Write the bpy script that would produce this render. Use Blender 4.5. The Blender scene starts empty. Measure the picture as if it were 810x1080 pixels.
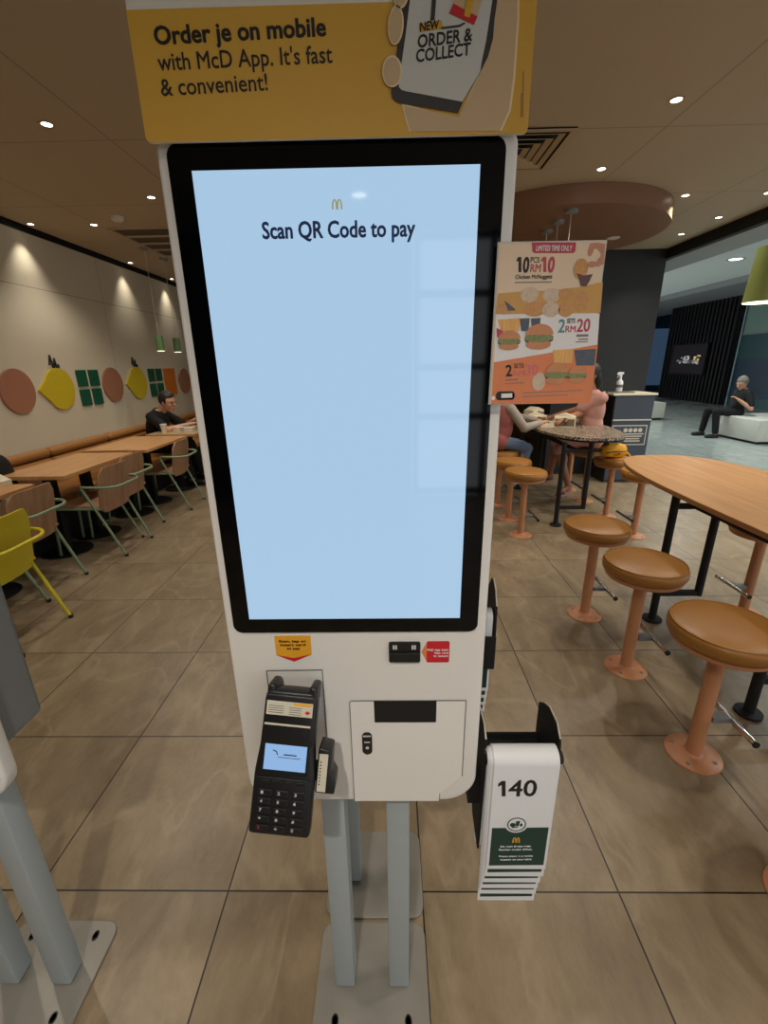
import bpy, bmesh, math, random
from mathutils import Vector, Matrix, Quaternion
random.seed(7)
PI = math.pi
C = bpy.context.scene.collection

# ------------------------------------------------------------------ materials
def lin(c):
    c = c / 255.0
    return c / 12.92 if c <= .04045 else ((c + .055) / 1.055) ** 2.4
def rgb(r, g, b): return (lin(r), lin(g), lin(b), 1)

def nodes(name):
    m = bpy.data.materials.new(name); m.use_nodes = True
    nt = m.node_tree
    return m, nt, nt.nodes['Principled BSDF']
def N(nt, t, **k):
    n = nt.nodes.new(t)
    for a, v in k.items(): setattr(n, a, v)
    return n
def mat(name, col, rough=.5, metal=0, var=.06, scale=30, bump=0, coat=0, stretch=(1, 1, 1), spec=.5):
    """principled with a procedural noise mottling of the colour and an optional noise bump"""
    m, nt, p = nodes(name); L = nt.links.new
    tc = N(nt, 'ShaderNodeTexCoord'); mp = N(nt, 'ShaderNodeMapping'); no = N(nt, 'ShaderNodeTexNoise')
    mp.inputs['Scale'].default_value = stretch
    no.inputs['Scale'].default_value = scale; no.inputs['Detail'].default_value = 4
    L(tc.outputs['Object'], mp.inputs['Vector']); L(mp.outputs[0], no.inputs['Vector'])
    mr = N(nt, 'ShaderNodeMapRange'); mr.inputs[3].default_value = 1 - var; mr.inputs[4].default_value = 1 + var
    L(no.outputs['Fac'], mr.inputs[0])
    vm = N(nt, 'ShaderNodeVectorMath', operation='SCALE'); vm.inputs[0].default_value = rgb(*col)[:3]
    L(mr.outputs[0], vm.inputs['Scale']); L(vm.outputs[0], p.inputs['Base Color'])
    p.inputs['Roughness'].default_value = rough; p.inputs['Metallic'].default_value = metal
    p.inputs['Specular IOR Level'].default_value = spec
    if coat: p.inputs['Coat Weight'].default_value = coat; p.inputs['Coat Roughness'].default_value = .05
    if bump:
        b = N(nt, 'ShaderNodeBump'); b.inputs['Strength'].default_value = bump; b.inputs['Distance'].default_value = .003
        L(no.outputs['Fac'], b.inputs['Height']); L(b.outputs[0], p.inputs['Normal'])
    return m
def glow(name, col, strength, rough=.4, spec=.5):
    m, nt, p = nodes(name)
    p.inputs['Base Color'].default_value = (.02, .02, .02, 1); p.inputs['Roughness'].default_value = rough
    p.inputs['Specular IOR Level'].default_value = spec
    p.inputs['Emission Color'].default_value = rgb(*col); p.inputs['Emission Strength'].default_value = strength
    return m
def wood(name, a, b, rough=.4, axis=1, scale=9):
    m, nt, p = nodes(name); L = nt.links.new
    tc = N(nt, 'ShaderNodeTexCoord'); mp = N(nt, 'ShaderNodeMapping')
    s = [14, 14, 14]; s[axis] = 1.0; mp.inputs['Scale'].default_value = s
    no = N(nt, 'ShaderNodeTexNoise'); no.inputs['Scale'].default_value = scale / 6; no.inputs['Detail'].default_value = 6
    no.inputs['Distortion'].default_value = .8
    cr = N(nt, 'ShaderNodeValToRGB'); e = cr.color_ramp.elements
    e[0].position = .3; e[0].color = rgb(*a); e[1].position = .72; e[1].color = rgb(*b)
    L(tc.outputs['Object'], mp.inputs[0]); L(mp.outputs[0], no.inputs[0]); L(no.outputs['Fac'], cr.inputs[0])
    L(cr.outputs[0], p.inputs['Base Color']); p.inputs['Roughness'].default_value = rough
    return m

M = {}
M['shell'] = mat('kiosk_white', (232, 229, 224), .38, var=.015, scale=8)
M['seam'] = mat('seam_grey', (105, 102, 98), .6)
M['bezel'] = mat('black_glass', (5, 6, 9), .05, var=.02, spec=.3)
M['black'] = mat('black_plastic', (20, 20, 22), .42, var=.1, scale=120, bump=.05)
M['blackm'] = mat('matte_black', (13, 13, 14), .7, var=.08)
M['dgrey'] = mat('dark_grey_metal', (132, 136, 140), .42, metal=.2, var=.05)
M['post'] = mat('powder_grey', (172, 182, 187), .45, metal=.15, var=.03, scale=60)
M['plate'] = mat('plate_grey', (150, 146, 138), .42, metal=.3, var=.12, scale=14)
M['white'] = mat('card_white', (226, 228, 232), .45, var=.015)
M['signyel'] = mat('sign_yellow', (214, 166, 62), .5, var=.02)
M['signwhite'] = mat('sign_white', (226, 221, 208), .5, var=.02)
M['ink'] = mat('ink_black', (26, 22, 20), .5)
M['navy'] = glow('screen_navy', (28, 46, 84), .55, .15)
M['gold'] = mat('gold_print', (214, 164, 40), .5)
M['goldscr'] = glow('screen_gold', (150, 150, 96), .9, .15)
M['red'] = mat('red_print', (200, 34, 46), .45)
M['stickyel'] = mat('sticker_yellow', (226, 162, 40), .45)
M['skinprint'] = mat('print_skin', (205, 176, 136), .5, var=.02)
M['skinedge'] = mat('print_cream', (236, 212, 170), .5, var=.02)
M['phonegrey'] = mat('print_charcoal', (52, 48, 48), .5, var=.03)
M['phonescr'] = mat('print_pale', (206, 205, 198), .5, var=.02)
M['green'] = mat('card_green', (20, 58, 50), .45, var=.04)
M['label'] = mat('label_paper', (205, 198, 180), .5, var=.05)
M['wood'] = wood('table_oak', (190, 138, 88), (216, 166, 114), .3, 1)
M['woodg'] = wood('table_oak_pale', (160, 130, 92), (186, 156, 116), .4, 1)
M['ply'] = wood('chair_walnut', (148, 110, 82), (178, 138, 106), .42, 2)
M['sage'] = mat('sage_steel', (132, 150, 118), .42, metal=.1, var=.04)
M['yellow'] = mat('chair_yellow', (214, 196, 36), .4, var=.04)
M['tan'] = mat('tan_vinyl', (164, 112, 48), .36, var=.08, scale=18, bump=.1)
M['benchv'] = mat('bench_vinyl', (164, 112, 58), .4, var=.09, scale=12, bump=.1)
M['peach'] = mat('peach_steel', (198, 138, 98), .42, var=.04, scale=40)
M['chrome'] = mat('chrome', (205, 205, 205), .16, metal=1, var=.02)
M['wall'] = None
M['brownd'] = mat('brown_disc', (164, 114, 88), .35, var=.03)
M['lemon'] = mat('lemon_panel', (200, 178, 42), .4, var=.05)
M['leaf'] = mat('green_panel', (22, 84, 60), .4, var=.05)
M['orange'] = mat('orange_panel', (204, 116, 40), .4, var=.05)
M['copper'] = mat('copper_canopy', (132, 96, 72), .45, metal=.0, var=.04, scale=3)
M['lime'] = mat('lime_shade', (152, 168, 96), .42, var=.05)
M['sageshade'] = mat('green_shade', (88, 118, 70), .42, var=.05)
M['lamp'] = glow('lamp_white', (255, 246, 226), 9)
M['lampw'] = glow('lamp_warm', (255, 238, 196), 4)
M['lampm'] = glow('lamp_cool', (226, 240, 255), 8)
M['trim'] = mat('trim_white', (206, 200, 190), .5)
M['colblack'] = mat('column_black', (24, 24, 25), .55, var=.06, scale=3)
M['binblue'] = mat('bin_slate', (58, 66, 78), .45, var=.05)
M['bindark'] = mat('bin_side_black', (30, 31, 34), .5, var=.05)
M['cream'] = mat('cream_paper', (226, 214, 186), .6, var=.12, scale=50)
M['kraft'] = mat('printed_paper', (120, 104, 78), .6, var=.7, scale=70)
M['sun'] = mat('yellow_bag', (238, 168, 20), .6, var=.12, scale=25, bump=.3)
M['skin'] = mat('skin', (198, 146, 116), .5, var=.05)
M['skind'] = mat('skin_tan', (164, 112, 84), .5, var=.05)
M['hair'] = mat('hair_black', (18, 15, 14), .55, var=.3, scale=60, bump=.4)
M['greyhair'] = mat('cap_grey', (120, 116, 106), .8, var=.2, scale=60, bump=.3)
M['tee'] = mat('black_cotton', (10, 10, 11), .85, var=.2, scale=40, bump=.2)
M['pinkcloth'] = mat('pink_cotton', (198, 148, 136), .85, var=.12, scale=20, bump=.3)
M['vest'] = mat('rose_vest', (166, 98, 92), .85, var=.12, scale=20, bump=.3)
M['greycloth'] = mat('grey_knit', (158, 146, 134), .85, var=.2, scale=50, bump=.3)
M['denim'] = mat('denim', (104, 124, 152), .85, var=.15, scale=60, bump=.2)
M['bedrock'] = mat('bench_stone', (206, 204, 192), .4, var=.03)

def streak_floor(name, dark, light, tile, ox, oy, rough, groutcol, gw, tint=.06):
    m, nt, p = nodes(name); L = nt.links.new
    tc = N(nt, 'ShaderNodeTexCoord'); sp = N(nt, 'ShaderNodeSeparateXYZ'); L(tc.outputs['Object'], sp.inputs[0])
    def math_(op, a, b=None, c=None):
        n = N(nt, 'ShaderNodeMath', operation=op)
        for i, v in enumerate((a, b, c)):
            if v is None: continue
            if isinstance(v, (int, float)): n.inputs[i].default_value = v
            else: L(v, n.inputs[i])
        return n.outputs[0]
    u = math_('DIVIDE', math_('SUBTRACT', sp.outputs[0], ox), tile); v = math_('DIVIDE', math_('SUBTRACT', sp.outputs[1], oy), tile)
    fu, fv = math_('FRACT', u), math_('FRACT', v)
    du = math_('MINIMUM', fu, math_('SUBTRACT', 1, fu)); dv = math_('MINIMUM', fv, math_('SUBTRACT', 1, fv))
    g = math_('LESS_THAN', math_('MINIMUM', du, dv), gw / tile / 2)
    cid = N(nt, 'ShaderNodeCombineXYZ'); L(math_('FLOOR', u), cid.inputs[0]); L(math_('FLOOR', v), cid.inputs[1])
    wn = N(nt, 'ShaderNodeTexWhiteNoise'); L(cid.outputs[0], wn.inputs['Vector'])
    mp = N(nt, 'ShaderNodeMapping'); mp.inputs['Scale'].default_value = (1, .5, 1); mp.inputs['Rotation'].default_value = (0, 0, .5)
    off = N(nt, 'ShaderNodeVectorMath', operation='MULTIPLY_ADD'); off.inputs[1].default_value = (7, 7, 7)
    L(wn.outputs['Color'], off.inputs[0]); L(tc.outputs['Object'], off.inputs[2]); L(off.outputs[0], mp.inputs[0])
    n1 = N(nt, 'ShaderNodeTexNoise'); n1.inputs['Scale'].default_value = 5; n1.inputs['Detail'].default_value = 14; n1.inputs['Roughness'].default_value = .74; n1.inputs['Distortion'].default_value = .3
    L(mp.outputs[0], n1.inputs[0])
    cr = N(nt, 'ShaderNodeValToRGB'); e = cr.color_ramp.elements
    e[0].position = .28; e[0].color = rgb(*dark); e[1].position = .72; e[1].color = rgb(*light)
    L(n1.outputs['Fac'], cr.inputs[0])
    # thin pale veins
    n3 = N(nt, 'ShaderNodeTexNoise'); n3.inputs['Scale'].default_value = 3.2; n3.inputs['Detail'].default_value = 9; n3.inputs['Distortion'].default_value = .5
    L(mp.outputs[0], n3.inputs[0])
    ve = math_('SUBTRACT', 1, math_('MULTIPLY', math_('ABSOLUTE', math_('SUBTRACT', n3.outputs['Fac'], .5)), 26)); ve = math_('MULTIPLY', math_('MAXIMUM', ve, 0), .17)
    mv = N(nt, 'ShaderNodeMixRGB'); L(ve, mv.inputs[0]); L(cr.outputs[0], mv.inputs[1]); mv.inputs[2].default_value = rgb(*[min(255, c + 42) for c in light])
    br = math_('ADD', 1 - tint / 2, math_('MULTIPLY', wn.outputs['Value'], tint))
    sc = N(nt, 'ShaderNodeVectorMath', operation='SCALE'); L(mv.outputs[0], sc.inputs[0]); L(br, sc.inputs['Scale'])
    mx = N(nt, 'ShaderNodeMixRGB'); L(g, mx.inputs[0]); L(sc.outputs[0], mx.inputs[1]); mx.inputs[2].default_value = rgb(*groutcol)
    L(mx.outputs[0], p.inputs['Base Color'])
    n2 = N(nt, 'ShaderNodeTexNoise'); n2.inputs['Scale'].default_value = 60; L(tc.outputs['Object'], n2.inputs[0])
    rr = math_('ADD', rough - .06, math_('MULTIPLY', n2.outputs['Fac'], .12)); L(rr, p.inputs['Roughness'])
    bm_ = N(nt, 'ShaderNodeBump'); bm_.inputs['Strength'].default_value = .25; bm_.inputs['Distance'].default_value = .002
    L(math_('ADD', math_('MULTIPLY', n1.outputs['Fac'], .5), math_('MULTIPLY', g, -1)), bm_.inputs['Height']); L(bm_.outputs[0], p.inputs['Normal'])
    return m
def panelled(name, col, pw, ph, ox, oy, axes=(0, 1), line=.55, gap=.006, rough=.7, var=.03):
    """flat panels with thin joints, procedural, joints from fractional coordinates"""
    m, nt, p = nodes(name); L = nt.links.new
    tc = N(nt, 'ShaderNodeTexCoord'); sp = N(nt, 'ShaderNodeSeparateXYZ'); L(tc.outputs['Object'], sp.inputs[0])
    def mm(op, a, b=None):
        n = N(nt, 'ShaderNodeMath', operation=op)
        for i, v in enumerate((a, b)):
            if v is None: continue
            if isinstance(v, (int, float)): n.inputs[i].default_value = v
            else: L(v, n.inputs[i])
        return n.outputs[0]
    fs = []
    for ax, o, s in ((axes[0], ox, pw), (axes[1], oy, ph)):
        f = mm('FRACT', mm('DIVIDE', mm('SUBTRACT', sp.outputs[ax], o), s))
        fs.append(mm('MULTIPLY', mm('MINIMUM', f, mm('SUBTRACT', 1, f)), s))
    g = mm('LESS_THAN', mm('MINIMUM', *fs), gap / 2)
    no = N(nt, 'ShaderNodeTexNoise'); no.inputs['Scale'].default_value = 5; no.inputs['Detail'].default_value = 5; L(tc.outputs['Object'], no.inputs[0])
    k = mm('ADD', 1 - var, mm('MULTIPLY', no.outputs['Fac'], 2 * var))
    k = mm('MULTIPLY', k, mm('SUBTRACT', 1, mm('MULTIPLY', g, line)))
    sc = N(nt, 'ShaderNodeVectorMath', operation='SCALE'); sc.inputs[0].default_value = rgb(*col)[:3]; L(k, sc.inputs['Scale'])
    L(sc.outputs[0], p.inputs['Base Color']); p.inputs['Roughness'].default_value = rough
    return m
def terrazzo():
    m, nt, p = nodes('terrazzo'); L = nt.links.new
    tc = N(nt, 'ShaderNodeTexCoord'); v = N(nt, 'ShaderNodeTexVoronoi'); v.inputs['Scale'].default_value = 75
    L(tc.outputs['Object'], v.inputs['Vector'])
    sp = N(nt, 'ShaderNodeSeparateColor'); L(v.outputs['Color'], sp.inputs[0])
    cr = N(nt, 'ShaderNodeValToRGB'); cr.color_ramp.interpolation = 'CONSTANT'; e = cr.color_ramp.elements
    e[0].color = rgb(40, 38, 36); e[1].position = .35; e[1].color = rgb(150, 132, 112)
    for pos, c in ((.6, (200, 186, 166)), (.8, (120, 90, 66))):
        q = e.new(pos); q.color = rgb(*c)
    L(sp.outputs[0], cr.inputs[0]); L(cr.outputs[0], p.inputs['Base Color']); p.inputs['Roughness'].default_value = .28
    return m
def slatted(name):
    return mat(name, (14, 15, 18), .6, var=.25, scale=2, stretch=(1, 9, .2))
M['floor'] = streak_floor('stone_tiles', (116, 99, 76), (160, 141, 113), .6, -1.1173, .9189, .36, (34, 30, 26), .005)
M['mallfloor'] = streak_floor('mall_tiles', (150, 158, 154), (186, 192, 186), .9, 3.5, 1, .16, (96, 106, 104), .006, .16)
M['ceil'] = panelled('ceiling_panels', (176, 160, 136), 1.1, 1.1, 1.64, 3.2, line=.4, gap=.008)
M['wall'] = panelled('wall_panels', (206, 196, 172), 2.6, 3.2, 3.3, 2.306, axes=(1, 2), line=.45, gap=.008, rough=.62)
M['backwall'] = panelled('back_wall', (150, 126, 100), 1.2, 3, 0, -.5, axes=(0, 2))
M['terrazzo'] = terrazzo()
M['ceilplain'] = mat('vent_beige', (176, 154, 124), .6, var=.03)
M['grille'] = mat('grille_dark', (70, 60, 50), .7)
M['mallceil'] = mat('mall_ceiling', (200, 206, 204), .7, var=.02, scale=2)
M['soffit'] = mat('mall_soffit', (150, 153, 154), .7, var=.02, scale=2)
M['slat'] = slatted('black_slat')
M['teal'] = mat('teal_glass', (62, 94, 98), .2, var=.12, scale=.8)
M['bluepanel'] = mat('blue_poster_panel', (40, 62, 84), .3, var=.5, scale=1.4)
M['palepanel'] = mat('pale_green_panel', (132, 158, 148), .3, var=.1, scale=1)
M['clear'] = None
m, nt, p = nodes('acrylic'); p.inputs['Base Color'].default_value = (.95, .96, .97, 1); p.inputs['Roughness'].default_value = .08
p.inputs['Transmission Weight'].default_value = .0; p.inputs['Alpha'].default_value = .55
M['clear'] = m
m, nt, p = nodes('glossy_print'); M['posterbase'] = mat('poster_beige', (234, 206, 174), .22, var=.03, scale=30)
M['pwhite'] = mat('poster_white', (238, 234, 232), .22, var=.03)
M['porange'] = mat('poster_orange', (226, 128, 66), .22, var=.1, scale=60)
M['pyel'] = mat('poster_mustard', (210, 156, 66), .22, var=.08, scale=60)
M['nug'] = mat('poster_nugget', (206, 146, 74), .25, var=.3, scale=300)
M['nugp'] = mat('poster_nugget_pale', (214, 188, 160), .25, var=.3, scale=300)
M['bun'] = mat('poster_bun', (206, 134, 78), .22, var=.15, scale=200)
M['lettuce'] = mat('poster_lettuce', (128, 134, 70), .22, var=.7, scale=400)
M['patty'] = mat('poster_patty', (92, 46, 32), .22, var=.6, scale=400)
M['fries'] = mat('poster_fries', (232, 172, 84), .22, var=.3, scale=500, stretch=(1, 1, .1))
M['cup'] = mat('poster_cup', (70, 76, 90), .22, var=.5, scale=300)
M['pink'] = mat('poster_pink', (226, 112, 116), .22)
M['pred'] = mat('poster_red', (190, 48, 66), .22)
M['pteal'] = mat('poster_teal', (84, 136, 144), .22)
M['pgrey'] = mat('poster_grey_print', (128, 116, 108), .22)
M['pskin'] = mat('poster_skin', (196, 134, 98), .22, var=.2, scale=120)
M['scr'] = glow('screen_pale_blue', (166, 198, 226), 1.0, .04, .5)
M['tscr'] = glow('terminal_screen', (140, 178, 222), 1.0, .2)
M['tvwarm'] = glow('tv_warm', (236, 208, 140), .6, .3)
M['tvmid'] = glow('tv_mid', (92, 84, 92), .5, .3)
M['shopglow'] = glow('lit_shopfront', (66, 90, 118), .45, .3)
M['tvscr'] = glow('tv_dark', (24, 18, 22), .6, .2)
M['tvlit'] = glow('tv_lit', (206, 212, 206), .55, .3)
M['keytop'] = mat('key_black', (28, 28, 30), .35)
M['keyprint'] = mat('key_print', (206, 204, 200), .5)

# ------------------------------------------------------------------ object helpers
def link(o): C.objects.link(o); return o
def tag(o, label=None, cat=None, group=None, kind=None):
    if label: o['label'] = label
    if cat: o['category'] = cat
    if group: o['group'] = group
    if kind: o['kind'] = kind
    return o
def thing(name, label, cat, loc=(0, 0, 0), rz=0, group=None):
    o = bpy.data.objects.new(name, None); o.empty_display_size = .1; o.location = loc; o.rotation_euler = (0, 0, rz)
    link(o); return tag(o, label, cat, group)
def kids(o): return [c for c in C.objects if c.parent == o]
def copy_tree(o, parent=None):
    c = o.copy(); C.objects.link(c)
    if parent is not None: c.parent = parent
    for ch in kids(o): copy_tree(ch, c)
    return c

class MB:
    """collects shapes into one bmesh; build() links them as one mesh object"""
    def __init__(s): s.bm = bmesh.new()
    def box(s, x0, x1, y0, y1, z0, z1, bev=0, seg=2):
        b = bmesh.new(); bmesh.ops.create_cube(b, size=1)
        bmesh.ops.scale(b, vec=(x1 - x0, y1 - y0, z1 - z0), verts=b.verts)
        bmesh.ops.translate(b, vec=((x0 + x1) / 2, (y0 + y1) / 2, (z0 + z1) / 2), verts=b.verts)
        if bev: bmesh.ops.bevel(b, geom=b.edges[:], offset=bev, segments=seg, affect='EDGES', profile=.5)
        return s._add(b)
    def _add(s, b, mtx=None):
        if mtx is not None: bmesh.ops.transform(b, matrix=mtx, verts=b.verts)
        me = bpy.data.meshes.new('t'); b.to_mesh(me); b.free(); s.bm.from_mesh(me); bpy.data.meshes.remove(me); return s
    def prism(s, pts, axis, a0, a1, bev=0, seg=2):
        """pts in the two other coordinates, extruded from a0 to a1 along axis"""
        b = bmesh.new(); i = 'xyz'.index(axis)
        def P(q, a): v = list(q); v.insert(i, a); return v
        lo = [b.verts.new(P(q, a0)) for q in pts]; hi = [b.verts.new(P(q, a1)) for q in pts]
        n = len(pts); b.faces.new(lo); b.faces.new(hi[::-1])
        for k in range(n): b.faces.new((lo[k], hi[k], hi[(k + 1) % n], lo[(k + 1) % n]))
        bmesh.ops.recalc_face_normals(b, faces=b.faces)
        if bev:
            es = [e for e in b.edges if abs(e.verts[0].co[i] - e.verts[1].co[i]) < 1e-7]
            bmesh.ops.bevel(b, geom=es, offset=bev, segments=seg, affect='EDGES', profile=.5)
        return s._add(b)
    def tube(s, pts, r, seg=10, closed=False):
        pts = [Vector(q) for q in pts]; n = len(pts); b = bmesh.new(); rings = []
        rs = r if isinstance(r, (list, tuple)) else [r] * n
        up = None
        for k in range(n):
            if closed: t = pts[(k + 1) % n] - pts[k - 1]
            else: t = (pts[min(k + 1, n - 1)] - pts[max(k - 1, 0)])
            t.normalize()
            if up is None: up = t.orthogonal().normalized()
            up = (up - t * up.dot(t)).normalized(); w = t.cross(up)
            rings.append([b.verts.new(pts[k] + rs[k] * (math.cos(2 * PI * j / seg) * up + math.sin(2 * PI * j / seg) * w)) for j in range(seg)])
        for k in range(n if closed else n - 1):
            A, B = rings[k], rings[(k + 1) % n]
            for j in range(seg): b.faces.new((A[j], A[(j + 1) % seg], B[(j + 1) % seg], B[j]))
        if not closed: b.faces.new(rings[0][::-1]); b.faces.new(rings[-1])
        bmesh.ops.recalc_face_normals(b, faces=b.faces)
        return s._add(b)
    def lathe(s, prof, seg=32, c=(0, 0, 0), sx=1, sy=1):
        b = bmesh.new(); rings = []
        for r, z in prof:
            if r < 1e-6: rings.append([b.verts.new((c[0], c[1], c[2] + z))])
            else: rings.append([b.verts.new((c[0] + sx * r * math.cos(2 * PI * j / seg), c[1] + sy * r * math.sin(2 * PI * j / seg), c[2] + z)) for j in range(seg)])
        for A, B in zip(rings, rings[1:]):
            if len(A) == 1 and len(B) == 1: continue
            for j in range(seg):
                k = (j + 1) % seg
                if len(A) == 1: b.faces.new((A[0], B[k], B[j]))
                elif len(B) == 1: b.faces.new((A[j], A[k], B[0]))
                else: b.faces.new((A[j], A[k], B[k], B[j]))
        for R in (rings[0], rings[-1]):
            if len(R) > 1: b.faces.new(R)
        bmesh.ops.recalc_face_normals(b, faces=b.faces)
        return s._add(b)
    def ell(s, c, r, mtx=None, u=20, v=14):
        b = bmesh.new(); bmesh.ops.create_uvsphere(b, u_segments=u, v_segments=v, radius=1)
        bmesh.ops.scale(b, vec=r, verts=b.verts)
        if mtx is not None: bmesh.ops.transform(b, matrix=mtx.to_4x4(), verts=b.verts)
        bmesh.ops.translate(b, vec=c, verts=b.verts)
        return s._add(b)
    def capsule(s, p, q, r0, r1, seg=14):
        """tapered limb with round ends"""
        p, q = Vector(p), Vector(q); t = (q - p); L_ = t.length
        prof = [(r0 * math.sin(a), -r0 * math.cos(a)) for a in [PI / 2 * k / 4 for k in range(5)]]
        prof += [(r1 * math.cos(a), L_ + r1 * math.sin(a)) for a in [PI / 2 * k / 4 for k in range(5)]]
        prof[0] = (0, -r0); prof[-1] = (0, L_ + r1)
        sub = MB(); sub.lathe(prof, seg)
        mt = Matrix.Translation(p) @ t.to_track_quat('Z', 'Y').to_matrix().to_4x4()
        b = sub.bm; return s._add(b, mt)
    def build(s, name, m, parent=None, smooth=False, world=False, loc=None, auto=None):
        """world=True: coordinates are world ones and the parent is an unrotated Empty"""
        if world and parent is not None:
            o = parent; off = Vector((0, 0, 0))
            while o is not None: off += o.location; o = o.parent
            bmesh.ops.translate(s.bm, vec=-off, verts=s.bm.verts)
        me = bpy.data.meshes.new(name)
        if loc is not None: bmesh.ops.translate(s.bm, vec=-Vector(loc), verts=s.bm.verts)
        s.bm.to_mesh(me); s.bm.free(); me.materials.append(m)
        if smooth:
            for f in me.polygons: f.use_smooth = True
            if smooth != 'all': me.set_sharp_from_angle(angle=math.radians(smooth if smooth is not True else 40))
        o = link(bpy.data.objects.new(name, me))
        if loc is not None: o.location = loc
        if parent is not None: o.parent = parent
        return o
def ring(cx, cz, rx, rz, n=28, a0=0, a1=2 * PI, rot=0):
    q = []
    for k in range(n):
        a = a0 + (a1 - a0) * k / (n if abs(a1 - a0 - 2 * PI) < 1e-6 else n - 1)
        x, z = rx * math.cos(a), rz * math.sin(a)
        q.append((cx + x * math.cos(rot) - z * math.sin(rot), cz + x * math.sin(rot) + z * math.cos(rot)))
    return q
def rrect(x0, x1, z0, z1, r, n=6):
    """rounded rectangle; r = one radius or (bl, br, tr, tl)"""
    rs = r if isinstance(r, (tuple, list)) else (r,) * 4; q = []
    for (cx, cz, sx, sz, a), rr in zip(((x0, z0, 1, 1, PI), (x1, z0, -1, 1, 1.5 * PI), (x1, z1, -1, -1, 0), (x0, z1, 1, -1, .5 * PI)), rs):
        if rr <= 0: q.append((cx, cz)); continue
        for k in range(n + 1):
            t = a + PI / 2 * k / n; q.append((cx + sx * rr + rr * math.cos(t), cz + sz * rr + rr * math.sin(t)))
    return q
def smooth_path(pts, r, n=5):
    """polyline with rounded corners of radius r"""
    pts = [Vector(p) for p in pts]; out = [pts[0]]
    for a, b, c in zip(pts, pts[1:], pts[2:]):
        u, w = (a - b), (c - b); k = min(r, u.length * .48, w.length * .48)
        p0, p1 = b + u.normalized() * k, b + w.normalized() * k
        for j in range(n + 1):
            t = j / n; out.append((1 - t) ** 2 * p0 + 2 * t * (1 - t) * b + t * t * p1)
    out.append(pts[-1]); return out

# flat printing: thin plates on a plane facing -Y (art) at depth y; layers step towards the viewer side of the sheet
def art(name, pts, y, m, parent, th=.0004, label=None):
    mb = MB(); polys = pts if isinstance(pts[0][0], (tuple, list)) else [pts]
    for q in polys: mb.prism(q, 'y', y - th, y)
    o = mb.build(name, m, parent, world=True)
    if label: o['label'] = label
    return o
_tx = {}
def text_mesh(s, bold):
    cu = bpy.data.curves.new('t', 'FONT'); cu.body = s; cu.size = 1; cu.resolution_u = 3; cu.extrude = .012
    o = bpy.data.objects.new('t', cu); C.objects.link(o)
    dg = bpy.context.evaluated_depsgraph_get(); me = bpy.data.meshes.new_from_object(o.evaluated_get(dg))
    C.objects.unlink(o); bpy.data.objects.remove(o); bpy.data.curves.remove(cu)
    if bold > .004:                       # heavier strokes: the outline repeated at small offsets
        b = bmesh.new()
        for k_, (dx, dy) in enumerate(((0, 0), (bold, 0), (-bold, 0), (0, bold * .8), (0, -bold * .8), (bold * .7, bold * .55), (-bold * .7, -bold * .55), (bold * .7, -bold * .55), (-bold * .7, bold * .55))):
            n0 = len(b.verts); b.from_mesh(me); b.verts.ensure_lookup_table()
            for v in b.verts[n0:]: v.co.x += dx; v.co.y += dy; v.co.z += .0025 * k_
        b.to_mesh(me); b.free()
    return me
def lettering(name, s, p0, p1, cap, m, parent, y=None, frame=None, bold=.012, shear=0, world=True):
    """text whose baseline runs from p0 to p1 (x, z) on the plane y, capitals 'cap' high; frame = (origin, right, up, normal) for other planes"""
    me = text_mesh(s, bold)
    if 'H' not in _tx:
        h = text_mesh('H', 0); _tx['H'] = max(v.co.y for v in h.vertices); bpy.data.meshes.remove(h)
    xs = [v.co.x for v in me.vertices]; x0, x1 = min(xs), max(xs)
    p0, p1 = Vector(p0), Vector(p1); d = p1 - p0; w = d.length; d.normalize(); up = Vector((-d.y, d.x))
    kx, kz = w / (x1 - x0), cap / _tx['H']
    for v in me.vertices:
        a = (v.co.x - x0) * kx; b = v.co.y * kz; a += shear * b; t = v.co.z
        q = p0 + d * a + up * b
        if frame is None: v.co = (q.x, y - t * .02, q.y)
        else:
            o_, r_, u_, n_ = frame; v.co = o_ + r_ * q.x + u_ * q.y + n_ * (t * .02)
    if world and parent is not None:
        o = parent; off = Vector((0, 0, 0))
        while o is not None: off += o.location; o = o.parent
        for v in me.vertices: v.co -= off
    me.name = name; me.materials.clear(); me.materials.append(m)
    o = link(bpy.data.objects.new(name, me)); o.parent = parent
    return o
def arches(x0, z0, w, h, t):
    """two tall arches side by side as two strips of quads"""
    polys = []
    for cx in (x0 + w * .25 + t * .12, x0 + w * .75 - t * .12):
        R_, r_ = w * .25 + t * .12, w * .25 + t * .12 - t
        n = 14
        o_ = [(cx + R_ * math.cos(PI * k / n), z0 + h * math.sin(PI * k / n) ** .62) for k in range(n + 1)]
        i_ = [(cx + r_ * math.cos(PI * k / n), z0 + (h - t * .8) * math.sin(PI * k / n) ** .62) for k in range(n + 1)]
        for k in range(n): polys.append([o_[k], o_[k + 1], i_[k + 1], i_[k]])
    return polys

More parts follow.
